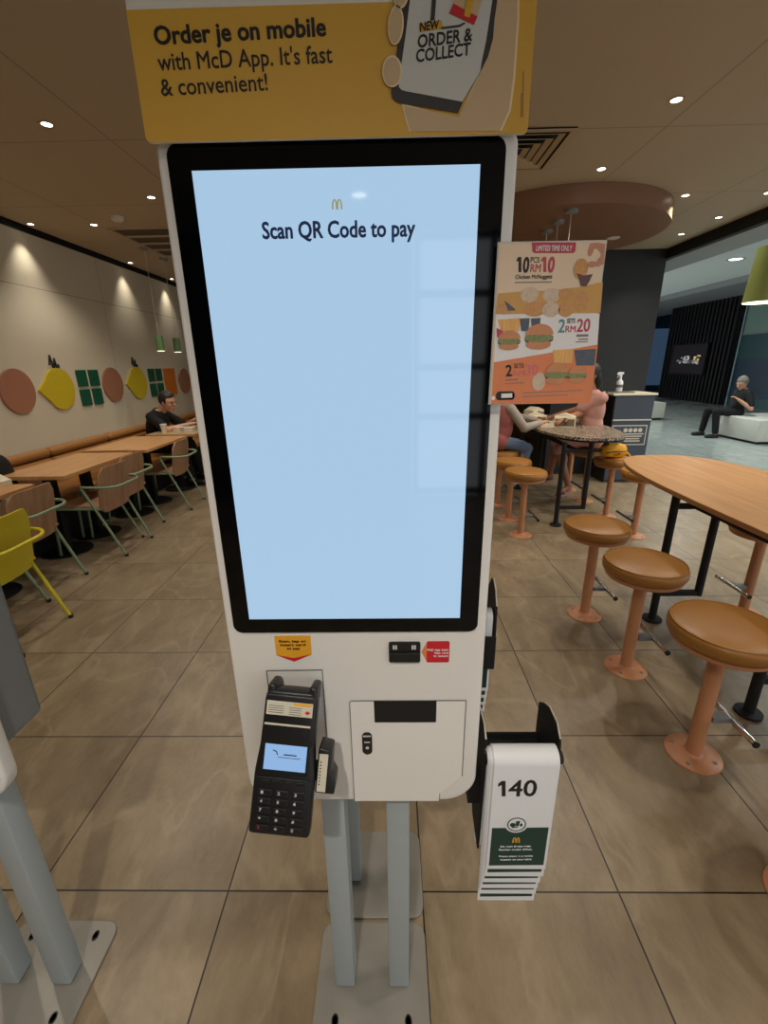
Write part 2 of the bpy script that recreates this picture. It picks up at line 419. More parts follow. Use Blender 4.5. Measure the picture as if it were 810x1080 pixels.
# ================================================================== the setting
H = 2.84
def struct(name, mb, m, **k): return tag(mb.build(name, m, **k), kind='structure')
struct('floor', MB().box(-3.62, 3.55, -4.0, 9.6, -.1, 0), M['floor'])
struct('floor_mall', MB().box(3.55, 16.0, -4.0, 24, -.1, 0), M['mallfloor'])
struct('ceiling', MB().box(-3.44, 3.44, -4.0, 9.6, H, H + .12), M['ceil'])
struct('wall_left', MB().box(-3.62, -3.5, -4.0, 9.6, 0, H + .12), M['wall'])
struct('trim_1', MB().box(-3.5, -3.44, -4.0, 9.6, H + .03, H + .12).box(-3.4995, -3.485, -4.0, 9.5, H - .045, H + .03), M['blackm'])  # dark of the shadow gap above the wall, put in as black strips
struct('wall_back', MB().box(-3.5, 3.55, 9.5, 9.6, 0, H), M['backwall'])
struct('wall_front_unseen', MB().box(-3.5, .25, -4.1, -4.0, 0, H), M['colblack'])  # unseen dark wall added so the left bezel mirrors black
struct('wall_right', MB().box(3.45, 3.55, 6.9, 9.5, 0, H), M['colblack'])
mb = MB()
for x in (.3, 1.1, 1.9, 2.7, 3.5): mb.box(x - .03, x + .03, -4.06, -4.0, 0, H)
for z in (.05, .95, 1.5, 2.25, H - .04): mb.box(.3, 3.5, -4.055, -4.005, z - .035, z + .035)
struct('trim_8', mb, M['blackm'])  # unseen window bars added behind the camera for reflections in the right bezel
struct('baseboard_left', MB().box(-3.5, -3.485, -4, 9.5, 0, .09), M['blackm'])
struct('trim_2', MB().box(3.44, 3.5, -4.0, 6.24, 2.725, H + .12), M['blackm'])       # bulkhead over the open shopfront
struct('trim_3', MB().box(3.5, 3.95, -4.0, 24, 2.72, 2.95), M['soffit'])
struct('ceiling_mall', MB().box(3.95, 7.6, -4.0, 24, 3.22, 3.3), M['mallceil'])
struct('trim_4', MB().box(3.95, 4.0, -4.0, 24, 2.9, 3.25), M['mallceil'])
struct('trim_5', MB().box(7.6, 7.7, -4, 24, 3.22, 3.75).box(8.05, 8.15, -4, 24, 3.36, 3.75), M['soffit'])
struct('ceiling_mall_upper', MB().box(7.6, 16, -4.0, 24, 3.7, 3.8), M['mallceil'])
struct('trim_6', MB().box(9.6, 12.9, -4.0, 24, 3.5, 3.7), M['soffit'])
mb = MB().box(11.6, 11.7, 16.0, 19.8, 0, 3.7)
y = 16.05
while y < 19.7:
    mb.box(11.5, 11.6, y, y + .09, .02, 3.52); y += .2
struct('wall_mall_slats', mb, M['slat'])
mb = MB().box(11.75, 11.85, 4, 16.0, 0, 3.7)
struct('wall_mall_right', mb, M['teal'])
struct('window_1', MB().box(11.72, 11.75, 8.2, 15.9, .3, 1.5), M['bluepanel'])
struct('window_2', MB().box(11.72, 11.75, 8.2, 15.9, 2.3, 3.65), M['palepanel'])
mb = MB()
for y in (8.2, 10.8, 13.4): mb.box(11.69, 11.74, y - .03, y + .03, 0, 3.6)
mb.box(11.69, 11.74, 8.2, 15.9, 2.27, 2.3)
struct('trim_7', mb, M['dgrey'])
struct('wall_mall_back', MB().box(3.6, 16, 23.9, 24, 0, 3.8), M['bluepanel'])
struct('window_3', MB().box(11.9, 15.8, 23.84, 23.89, .3, 3.0), M['shopglow'])
struct('wall_mall_side', MB().box(15.9, 16, 19.8, 23.9, 0, 3.8).box(11.7, 16, 19.7, 19.8, 0, 3.8), M['teal'])
struct('wall_column', MB().box(2.2, 3.45, 6.24, 6.9, 0, H), M['colblack'])

# copper round drop ceiling
t = thing('round_ceiling_canopy', 'brown copper disc-shaped canopy fixed under the ceiling above the speckled table', 'ceiling canopy', (1.62, 5.02, H))
MB().lathe([(0, -.14), (1.0, -.14), (1.0, 0), (0, 0)], 96).build('disc', M['copper'], t, smooth=True)
for x, y in ((.62, .05), (-.3, .5)):
    MB().lathe([(.06, -.146), (.06, -.139), (.0, -.139)], 20, (x, y, 0)).lathe([(0, -.147), (.045, -.147), (.045, -.141)], 20, (x, y, 0)).build('recessed_lamp', M['trim'], t, smooth=True)

# ------------------------------------------------------------------ downlights
def spot(name, loc, energy, size, col, parent, blend=.6, aim=None, rad=.04):
    d = bpy.data.lights.new(name, 'SPOT'); d.energy = energy; d.spot_size = math.radians(size); d.spot_blend = blend
    d.color = col; d.shadow_soft_size = rad
    o = link(bpy.data.objects.new(name, d)); o.parent = parent; o.location = loc
    if aim is not None: o.rotation_euler = (Vector(aim)).to_track_quat('-Z', 'Y').to_euler()
    return o
WARM = (1, .92, .80); COOL = (.92, 1, .97)
def downlight(x, y, z, label, energy, size=120, col=WARM, group='recessed ceiling downlights', lens='lamp', r=.027, aim=None):
    t = thing('ceiling_downlight', label, 'downlight', (x, y, z), 0, group)
    MB().lathe([(r, 0), (r * 1.5, -.002), (r * 1.5, -.004), (r * 1.02, -.003), (r, 0)], 28).build('trim_ring', M['ceilplain'], t, smooth=True)
    MB().lathe([(0, -.002), (r, -.002), (r, .0), (0, 0)], 24).build('lens', M[lens], t)
    if energy: spot('downlight_beam', (0, 0, -.012), energy, size, col, t, aim=aim)
    return t
E1 = 41
DL = [(-1.9, 3.0, 'round white downlight in the ceiling left of the yellow sign'),
      (-1.9, 4.14, 'small round downlight beside the kiosk top left corner, near the ceiling grille'),
      (-2.8, 4.815, 'small round downlight just left of the dark ceiling grille'),
      (1.525, 2.916, 'round white downlight in the upper right of the ceiling, brightest there'),
      (1.525, 3.786, 'small round downlight between the square vent and the copper disc'),
      (2.484, 4.368, 'small round downlight just right of the copper disc edge'),
      (3.15, 4.35, 'round downlight beside the black bulkhead, nearest the right picture edge'),
      (3.2, 5.0, 'small downlight beside the black bulkhead, middle of its row'),
      (3.2, 5.58, 'small downlight beside the black bulkhead, nearest the black column')]
for x, y, lab in DL: downlight(x, y, H, lab, E1)
WALL = [(-3.36, 4.75, 'downlight close above the left wall, nearest the left picture edge'),
        (-3.36, 6.43, 'downlight close above the left wall, middle of the row, over the second scallop of light'),
        (-3.36, 7.58, 'downlight close above the left wall, farthest one beside the kiosk edge')]
for x, y, lab in WALL:
    t = downlight(x, y, H, lab, 0, r=.025)
    spot('wall_beam', (0, 0, -.012), 17, 78, WARM, t, blend=1, aim=(-.1, 0, -1), rad=.015)
t = downlight(-3.36, 3.3, H, 'ceiling downlight above the left wall just outside the frame', 0, r=.025)
spot('wall_beam', (0, 0, -.012), 17, 78, WARM, t, blend=1, aim=(-.1, 0, -1), rad=.015)
for x, y in ((-1.9, 1.6), (-1.9, .2), (-.232, -2.96), (-.232, -.9), (1.525, 1.2), (1.525, -.6), (-1.9, 5.3), (-.2, 4.5), (-.2, 6.2), (3.1, 3.2), (-1.9, 6.8), (3.1, 2.0)):
    downlight(x, y, H, 'unseen recessed ceiling downlight out of the picture', E1 * (3.6 if y == -.9 else 2 if y == -2.96 else 1), group='unseen ceiling downlights', r=.06 if y == -2.96 else .03)  # the strongest, just behind the camera, is added to brighten the kiosk front
tt = thing('smoke_detector', 'small round pale detector on the ceiling near the dark grille', 'smoke detector', (-2.45, 4.6, H))
MB().lathe([(.055, 0), (.055, -.02), (.04, -.035), (0, -.036)], 24).build('detector_body', M['trim'], tt, smooth=True)
MALL = [(6.19, 8.98, 'bright white downlight in the mall ceiling beyond the shopfront')]
for x, y in ((5.6, 3), (5.6, 13), (5.6, 17.5), (6.2, 5.5)):
    MALL.append((x, y, 'unseen mall ceiling lamp added for light in the passage outside'))  # extra lamps out of view, added to fill the mall with light
for i, (x, y, lab) in enumerate(MALL):
    downlight(x, y, 3.22, lab, 260, 150, COOL, 'mall ceiling downlights', 'lampm', .1)

# ceiling vents
t = thing('square_ceiling_vent', 'square beige ceiling air diffuser with nested louvres right of the kiosk top', 'vent', (.82, 3.47, H))
for k in range(5):
    a, b = .3 - k * .055, .3 - k * .055 - .034
    z0, z1 = -.012 - .002 * k, -.002
    mb = MB()
    for sx, sy in ((1, 0), (-1, 0), (0, 1), (0, -1)):
        q = [(-a, -a), (a, -a), (b, -b), (-b, -b)]
        ang = math.atan2(sy, sx)
        pts = [(x * math.cos(ang) - y * math.sin(ang), x * math.sin(ang) + y * math.cos(ang)) for x, y in q]
        b_ = bmesh.new()
        vs = [b_.verts.new((pts[0][0], pts[0][1], z0)), b_.verts.new((pts[1][0], pts[1][1], z0)), b_.verts.new((pts[2][0], pts[2][1], z0 + .012 if k else z0)), b_.verts.new((pts[3][0], pts[3][1], z0 + .012 if k else z0))]
        f = b_.faces.new(vs); r = bmesh.ops.extrude_face_region(b_, geom=[f])
        bmesh.ops.translate(b_, vec=(0, 0, .003), verts=[v for v in r['geom'] if isinstance(v, bmesh.types.BMVert)])
        bmesh.ops.recalc_face_normals(b_, faces=b_.faces); mb._add(b_)
    mb.build('louvre', M['ceilplain'], t)
MB().box(-.295, .295, -.295, .295, -.003, -.0005).build('dark_opening', M['blackm'], t)
t = thing('ceiling_grille', 'long dark rectangular ceiling air grille behind the kiosk left edge', 'vent', (-2.42, 5.5, H))
MB().box(-.3, .3, -.55, .55, -.004, -.0005).build('dark_opening', M['grille'], t)
mb = MB()
for y in (-.56, .56): mb.box(-.32, .32, y - .012, y + .012, -.012, -.0005)
for x in (-.31, .31): mb.box(x - .012, x + .012, -.56, .56, -.012, -.0005)
mb.build('frame', M['ceilplain'], t)
for y in (-.28, 0, .28): MB().box(-.3, .3, y - .03, y + .03, -.01, -.001).build('slat', M['ceilplain'], t)

# ================================================================== wall decor on the left wall
def wall_piece(name, pts, m, label, group=None, th=.022, cat='wall panel'):
    o = MB().prism(pts, 'x', -3.5, -3.5 + th, bev=.004).build(name, m); return tag(o, label, cat, group)
def wl(cy, cz, ry, rz, rot=0): return ring(cy, cz, ry, rz, 48, rot=rot)
G = 'round brown wall panels'
wall_piece('round_wall_panel', wl(4.24, 1.352, .205, .205), M['brownd'], 'large brown disc on the wall, nearest the left picture edge', G)
wall_piece('round_wall_panel', wl(5.745, 1.348, .205, .205), M['brownd'], 'brown disc on the wall between a green window shape and a lemon', G)
wall_piece('round_wall_panel', wl(7.78, 1.325, .205, .205), M['brownd'], 'brown disc on the wall beside the orange panel, half hidden by the kiosk', G)
def lemon(y, label):
    t = thing('lemon_wall_panel', label, 'wall panel', (-3.5, y, 1.345), 0, 'lemon-shaped wall panels')
    body = [(-.285, -.0)] + [(.215 * math.cos(a) + .02, .212 * math.sin(a)) for a in [PI * .83 - PI * 1.66 * k / 40 for k in range(41)]]
    MB().prism(body, 'x', 0, .022, bev=.004).build('lemon_body', M['lemon'], t)
    z = [(-.05, .24), (-.02, .34), (.0, .18), (.035, .31), (.05, .15), (.075, .25), (.085, .13)]
    MB().tube(smooth_path([(.012, a - .0, b) for a, b in z], .012), .008, 6).build('squiggle', M['ink'], t, smooth=True)
lemon(4.78, 'yellow lemon wall panel with black squiggle, next to the large brown disc')
lemon(6.31, 'yellow lemon wall panel with black squiggle, farther one between brown disc and green squares')
def panes(y, label):
    t = thing('window_wall_panel', label, 'wall panel', (-3.5, y, 1.335), 0, 'green four-square wall panels')
    for a in (-1, 1):
        for b in (-1, 1): MB().box(0, .022, a * .108 - .08, a * .108 + .08, b * .105 - .09, b * .105 + .09, bev=.003).build('square', M['leaf'], t)
panes(5.29, 'four green squares on the wall like a window, nearer one beside the first lemon')
panes(6.83, 'four green squares on the wall like a window, farther one beside the orange panel')
wall_piece('orange_wall_panel', rrect(7.1, 7.45, 1.13, 1.53, .004), M['orange'], 'plain orange rectangle on the wall behind the seated man')

# ================================================================== banquette along the left wall
t = thing('banquette_bench', 'long tan upholstered bench with rolled back along the left wall', 'bench', (-3.5, 5.2, 0))
for y0, y1 in ((1.0, 3.0), (3.0, 4.33), (4.33, 5.29), (5.29, 6.6), (6.6, 8.2)):
    g = .004
    MB().box(-3.48, -2.98, y0 + g, y1 - g, .36, .45, bev=.03, seg=3).build('seat_cushion', M['benchv'], t, smooth=True, world=True)
    MB().box(-3.49, -3.38, y0 + g, y1 - g, .712, .80, bev=.042, seg=4).build('upper_roll', M['benchv'], t, smooth=True, world=True)
    MB().box(-3.49, -3.36, y0 + g, y1 - g, .60, .708, bev=.05, seg=4).build('lower_roll', M['benchv'], t, smooth=True, world=True)
MB().box(-3.485, -3.06, 1.0, 8.2, .0, .36).build('plinth', M['blackm'], t, world=True)

# ------------------------------------------------------------------ left tables
def table(y0, y1, x0, x1, top, label, cols):
    cx, cy = (x0 + x1) / 2, (y0 + y1) / 2
    t = thing('dining_table', label, 'table', (cx, cy, 0), 0, 'square wooden tables along the bench')
    MB().box(x0 - cx, x1 - cx, y0 - cy, y1 - cy, .72, .752, bev=.004).build('tabletop', top, t)
    for dy in cols:
        MB().box(-.04 - .08, .04 - .08, dy - .03, dy + .03, .012, .7).build('pedestal', M['blackm'], t)
        MB().lathe([(0, 0), (.2, 0), (.2, .006), (.03, .02), (0, .02)], 32, (-.08, dy, 0)).build('base', M['blackm'], t, smooth=True)
        MB().box(-.2, .2, dy - .03, dy + .03, .7, .72).build('top_bracket', M['blackm'], t)
table(1.9, 3.09, -3.08, -2.6, M['wood'], 'wooden table by the bench, nearest one cut by the left picture edge', (-.3, .3))
table(3.32, 4.3, -3.1, -2.55, M['wood'], 'long wooden table by the bench, second from the left edge, with two black pedestals', (-.2, .24))
table(4.42, 5.36, -3.13, -2.48, M['wood'], 'wooden table by the bench just in front of the seated man', (-.22, .22))
table(5.48, 6.4, -3.05, -2.44, M['woodg'], 'paler wooden table where the man in black is eating', (-.22, .22))

# ------------------------------------------------------------------ chairs
def chair(x, y, rz, label, shell, frame, group):
    t = thing('tube_armchair', label, 'chair', (x, y, 0), rz, group)
    # seat: thin curved shell, front lip rolling down
    prof = [(-.25, .425), (-.235, .446), (-.1, .45), (.05, .445), (.16, .44), (.185, .437)]
    th = .014
    mb = MB(); mb.prism([(a, b) for a, b in prof] + [(a, b - th) for a, b in prof[::-1]], 'y', -.21, .21, bev=0)
    mb.build('seat', shell, t, smooth=True)
    # back: rounded panel leaning back, slightly curved in plan
    b = bmesh.new(); outl = rrect(-.215, .215, .385, .77, (.05, .05, .07, .07), 6); n = len(outl)
    ys = [-.215 + .43 * k / 10 for k in range(11)]
    cols = []
    for yy in ys:
        d = min(.215 - abs(yy), .07); top = .77 - (.07 - math.sqrt(max(0, .07 ** 2 - (.07 - d) ** 2))); d2 = min(.215 - abs(yy), .05); bot = .385 + (.05 - math.sqrt(max(0, .05 ** 2 - (.05 - d2) ** 2)))
        cols.append([(yy, bot + (top - bot) * j / 6) for j in range(7)])
    def xb(yy, z): return .19 + (z - .4) * .14 - (yy / .215) ** 2 * .03
    F = [[b.verts.new((xb(*p) - .007, p[0], p[1])) for p in c] for c in cols]; K = [[b.verts.new((xb(*p) + .007, p[0], p[1])) for p in c] for c in cols]
    for i in range(10):
        for j in range(6):
            b.faces.new((F[i][j], F[i][j + 1], F[i + 1][j + 1], F[i + 1][j])); b.faces.new((K[i][j], K[i + 1][j], K[i + 1][j + 1], K[i][j + 1]))
        b.faces.new((F[i][0], F[i + 1][0], K[i + 1][0], K[i][0])); b.faces.new((F[i][6], K[i][6], K[i + 1][6], F[i + 1][6]))
    for j in range(6):
        b.faces.new((F[0][j], K[0][j], K[0][j + 1], F[0][j + 1])); b.faces.new((F[10][j], F[10][j + 1], K[10][j + 1], K[10][j]))
    bmesh.ops.recalc_face_normals(b, faces=b.faces)
    mb = MB(); mb._add(b); mb.build('backrest', shell, t, smooth=50)
    r = .0115
    for s in (-1, 1):
        MB().tube(smooth_path([(-.27, s * .215, 0), (-.245, s * .215, .43), (.17, s * .212, .425)], .04), r, 10).build('leg', frame, t, smooth=True)
        lg = MB().tube(smooth_path([(.3, s * .21, .006), (.06, s * .225, .585)], .04), r, 10).build('leg', frame, t, smooth=True)
        MB().lathe([(0, 0), (.014, 0), (.014, .02), (0, .02)], 12, (.302, s * .21, 0)).build('foot_cap', M['black'], lg)
    arm = smooth_path([(.06, -.225, .585), (.045, -.228, .62), (.25, -.232, .612), (.32, -.15, .608), (.32, .15, .608), (.25, .232, .612), (.045, .228, .62), (.06, .225, .585)], .06)
    MB().tube(arm, r, 10).build('arm_rail', frame, t, smooth=True)
    MB().tube([(.13, -.212, .425), (.13, .212, .425)], .009, 8).build('cross_bar', frame, t, smooth=True)
    return t
GC = 'wooden chairs with green tube frames'
chair(-2.40, 2.28, .03, 'bright yellow tube armchair at the left picture edge', M['yellow'], M['yellow'], None)
chair(-2.71, 2.91, .02, 'brown wooden chair with green frame directly behind the yellow chair', M['ply'], M['sage'], GC)
chair(-2.595, 3.69, .0, 'brown wooden chair with green frame, front one of the pair at the long table', M['ply'], M['sage'], GC)
chair(-2.69, 4.13, .0, 'brown wooden chair with green frame, farther one of the pair at the long table', M['ply'], M['sage'], GC)
chair(-2.585, 4.945, .05, 'brown wooden chair with green frame closest to the kiosk, below the seated man', M['ply'], M['sage'], GC)

# pendants
def pendant(x, y, z0, z1, r0, r1, m, label, group, ztop=H, lamp='lampw', en=6):
    t = thing('pendant_lamp', label, 'pendant lamp', (x, y, ztop), 0, group)
    MB().lathe([(0, 0), (.05, 0), (.05, -.02), (.02, -.03), (0, -.03)], 20).build('ceiling_rose', M['dgrey'], t, smooth=True)
    MB().tube([(0, 0, -.03), (0, 0, z1 - ztop)], .003, 6).build('cord', M['trim'], t)
    b, c = z0 - ztop, z1 - ztop
    MB().lathe([(.008, c + .006), (.012, c), (r1, c), (r0, b), (r0 - .006, b), (r1 - .006, c - .006), (.0, c - .006)], 36).build('shade', m, t, smooth=True)
    MB().lathe([(0, b - .002), (r0 - .003, b - .002), (r0 - .003, b + .006), (0, b + .006)], 28).build('diffuser', M[lamp], t)
    if en: spot('pendant_beam', (0, 0, b - .01), en, 120, WARM, t)
GP = 'slim green pendant lamps by the left wall'
pendant(-2.79, 5.7, 1.735, 1.905, .045, .045, M['sageshade'], 'slim green pendant lamp, left one of two above the seated man', GP, en=3)
pendant(-2.82, 6.22, 1.735, 1.905, .045, .045, M['sageshade'], 'slim green pendant lamp, right one of two beside the kiosk edge', GP, en=3)
pendant(1.96, 2.58, 1.82, 2.08, .085, .068, M['lime'], 'large lime green pendant lamp at the right picture edge', 'lime pendants', en=6)
for y, w in ((4.17, 'nearest'), (4.47, 'middle'), (4.76, 'farthest')):
    pendant(1.48, y, 1.72, 1.9, .07, .055, M['lime'], 'pendant on thin rod under the copper disc, %s of three' % w, 'pendants under the copper disc', ztop=2.7, en=3)

# ================================================================== bar tables and stools
def superell(cx, cy, rx, ry, n=64, e=3.2):
    q = []
    for k in range(n):
        a = 2 * PI * k / n; c, s = math.cos(a), math.sin(a)
        q.append((cx + rx * math.copysign(abs(c) ** (2 / e), c), cy + ry * math.copysign(abs(s) ** (2 / e), s)))
    return q
def bar_table(cx, y0, y1, rx, ztop, m, em, frames, label, e):
    t = thing('bar_table', label, 'table', (cx, (y0 + y1) / 2, 0)); cy = (y0 + y1) / 2
    pts = [(x - cx, y - cy) for x, y in superell(cx, cy, rx, (y1 - y0) / 2, 72, e)]
    MB().prism(pts, 'z', ztop - .028, ztop, bev=.004).build('tabletop', m, t)
    if em: MB().prism([(x * .985, y * .99) for x, y in pts], 'z', ztop - .045, ztop - .0285).build('under_board', em, t)
    z1 = ztop - .046
    for fy in frames:
        y = fy - cy; xl, xr = 1.625 - cx, 1.875 - cx
        MB().tube([(xl, y, 0.01), (xl, y, z1)], .022, 12).build('leg', M['blackm'], t, smooth=True)
        MB().tube([(xr, y, .17), (xr, y, z1)], .022, 12).build('leg', M['blackm'], t, smooth=True)
        MB().lathe([(0, 0), (.055, 0), (.055, .012), (.025, .016), (0, .016)], 20, (xl, y, 0)).build('foot_plate', M['blackm'], t)
        MB().box(xl, xr, y - .014, y + .014, .17, .2).build('low_rail', M['blackm'], t)
        MB().box(xl, xr + .1, y - .014, y + .014, z1 - .1, z1 - .07).build('top_rail', M['blackm'], t)
    MB().box(1.735 - cx, 1.765 - cx, frames[0] - cy, frames[-1] - cy, z1 - .1, z1 - .07).build('long_beam', M['blackm'], t)
    MB().box(1.735 - cx, 2.15 - cx, -.02, .02, z1 - .03, z1).box(1.735 - cx, 1.765 - cx, -.02, .02, z1 - .08, z1).build('cross_beam', M['blackm'], t)
    return t
bar_table(1.945, .55, 3.26, .435, .875, M['wood'], None, (1.647, 2.433), 'high wooden table with rounded end and black legs on the right', 3.0)
bar_table(1.93, 4.03, 6.0, .4, .875, M['terrazzo'], M['blackm'], (4.132, 5.5), 'speckled stone-topped high table behind the kiosk poster', 2.6)
def stool(x, y, side, label, group):
    t = thing('bar_stool', label, 'stool', (x, y, 0), 0, group)
    cush = [(0, .555), (.155, .555), (.178, .56), (.186, .575), (.186, .6), (.18, .612), (.168, .618), (.08, .626), (0, .628)]
    MB().lathe(cush, 48).build('cushion', M['tan'], t, smooth='all')
    MB().tube([(.177 * math.cos(a), .177 * math.sin(a), .6155) for a in [2 * PI * k / 48 for k in range(48)]], .003, 6, closed=True).build('piping', M['tan'], t, smooth=True)
    MB().lathe([(0, .535), (.165, .535), (.17, .54), (.17, .555), (0, .555)], 40).build('seat_plate', M['peach'], t, smooth=True)
    MB().lathe([(.029, .008), (.029, .535), (0, .535)], 24).build('pole', M['peach'], t, smooth=True)
    MB().lathe([(0, 0), (.102, 0), (.102, .006), (.096, .009), (.038, .011), (.029, .02), (0, .02)], 36).build('base_plate', M['peach'], t, smooth=True)
    for k in range(4):
        a = PI / 4 + PI / 2 * k
        MB().lathe([(0, .009), (.008, .009), (.008, .0125), (0, .0125)], 10, (.076 * math.cos(a), .076 * math.sin(a), 0)).build('bolt', M['dgrey'], t)
    br = MB().box(.03, .105, -.02, .02, .178, .2) if side > 0 else MB().box(-.105, -.03, -.02, .02, .178, .2)
    br.build('footrest_bracket', M['dgrey'], t)
    MB().tube([(side * .105, -.135, .19), (side * .105, .135, .19)], .0125, 14).build('footrest', M['chrome'], t, smooth=True)
    for s in (-1, 1): MB().tube([(side * .105, s * .135, .19), (side * .105, s * .14, .19)], .0135, 14).build('end_cap', M['black'], t)
    return t
GS = 'tan round stools bolted to the floor'
for y, lab in ((.9, 'tan bar stool of which only the base plate shows at the right picture edge'), (1.424, 'tan round bar stool, largest and nearest fully seen on the right'), (1.97, 'tan round bar stool in the middle of the three beside the wooden table'),
               (2.493, 'tan round bar stool farthest along the near side of the wooden table'), (3.886, 'tan round bar stool nearest at the speckled table, beside the kiosk'),
               (4.342, 'tan bar stool at the kiosk edge, just in front of the person in the vest'), (4.83, 'bar stool under the person in the rose vest')):
    stool(1.23 if y < 3 else 1.21, y, 1, lab, GS)
for y, lab in ((2.5, 'tan bar stool on the far side of the wooden table, seat under its edge'), (3.84, 'tan bar stool just beyond the pointed corner of the wooden table'), (4.39, 'tan bar stool carrying the yellow bag'),
               (4.95, 'bar stool under the woman in pink'), (5.42, 'tan bar stool behind the woman in pink, mostly hidden')):
    stool(2.235, y, -1, lab, GS)

# yellow bag on a stool
t = thing('yellow_bag', 'small yellow shoulder bag lying on a tan stool', 'bag', (2.2, 4.36, .627))
b = bmesh.new(); bmesh.ops.create_uvsphere(b, u_segments=24, v_segments=16, radius=1)
for v in b.verts:
    x, y, z = v.co
    f = 1 + .04 * math.sin(5 * x + 3 * y) + .03 * math.sin(7 * z + 4 * x)
    v.co = (.13 * math.copysign(abs(x) ** .8, x) * f, .07 * math.copysign(abs(y) ** .8, y) * f, .07 + .07 * math.copysign(abs(z) ** .75, z) * f)
mb = MB(); mb._add(b); mb.build('pouch', M['sun'], t, smooth='all')
MB().tube(smooth_path([(-.1, -.065, .055), (-.02, -.075, .075), (.06, -.07, .07), (.12, -.045, .075)], .03), .004, 6).build('zip', M['ink'], t)
MB().tube(smooth_path([(-.03, -.078, .05), (-.005, -.085, .035), (.02, -.084, .06), (.03, -.08, .04)], .01), .004, 6).build('logo_stripe', M['ink'], t)
MB().tube(smooth_path([(.12, 0, .07), (.175, -.02, .01), (.13, -.09, .007), (.04, -.125, .007), (-.03, -.11, .007)], .04), .006, 8).build('strap', M['sun'], t, smooth=True)

# paper boxes and sheets on the speckled table
def carton(x, y, rz, w, d, h, label, m, group='cartons on the speckled table'):
    t = thing('food_carton', label, 'carton', (x, y, .875), rz, group)
    MB().box(-w / 2, w / 2, -d / 2, d / 2, 0, h, bev=.006).build('box_body', m, t)
    MB().prism([(-w / 2, h), (0, h + .035), (w / 2, h)], 'y', -d / 2 + .01, d / 2 - .01).build('lid', m, t)
    MB().box(-.02, .02, -d / 2 - .001, d / 2 + .001, .02, h - .01).box(-w / 2 + .01, w / 2 - .01, -d / 2 - .001, -d / 2 + .002, .015, h * .8).build('printed_pattern', M['kraft'], t)
carton(1.86, 4.80, -.35, .21, .13, .11, 'white food carton with dark printed pattern in the middle of the speckled table', M['cream'])
carton(1.66, 5.12, .2, .2, .1, .09, 'pale food carton at the near side of the speckled table, beside the rose vest', M['cream'])
carton(1.73, 5.45, .6, .2, .14, .12, 'pale carton farther back on the speckled table', M['cream'])
o = MB().box(1.6, 1.95, 4.75, 5.3, .8755, .878).build('paper_sheet', M['cream']); tag(o, 'flat white paper spread under the food on the speckled table', 'paper')

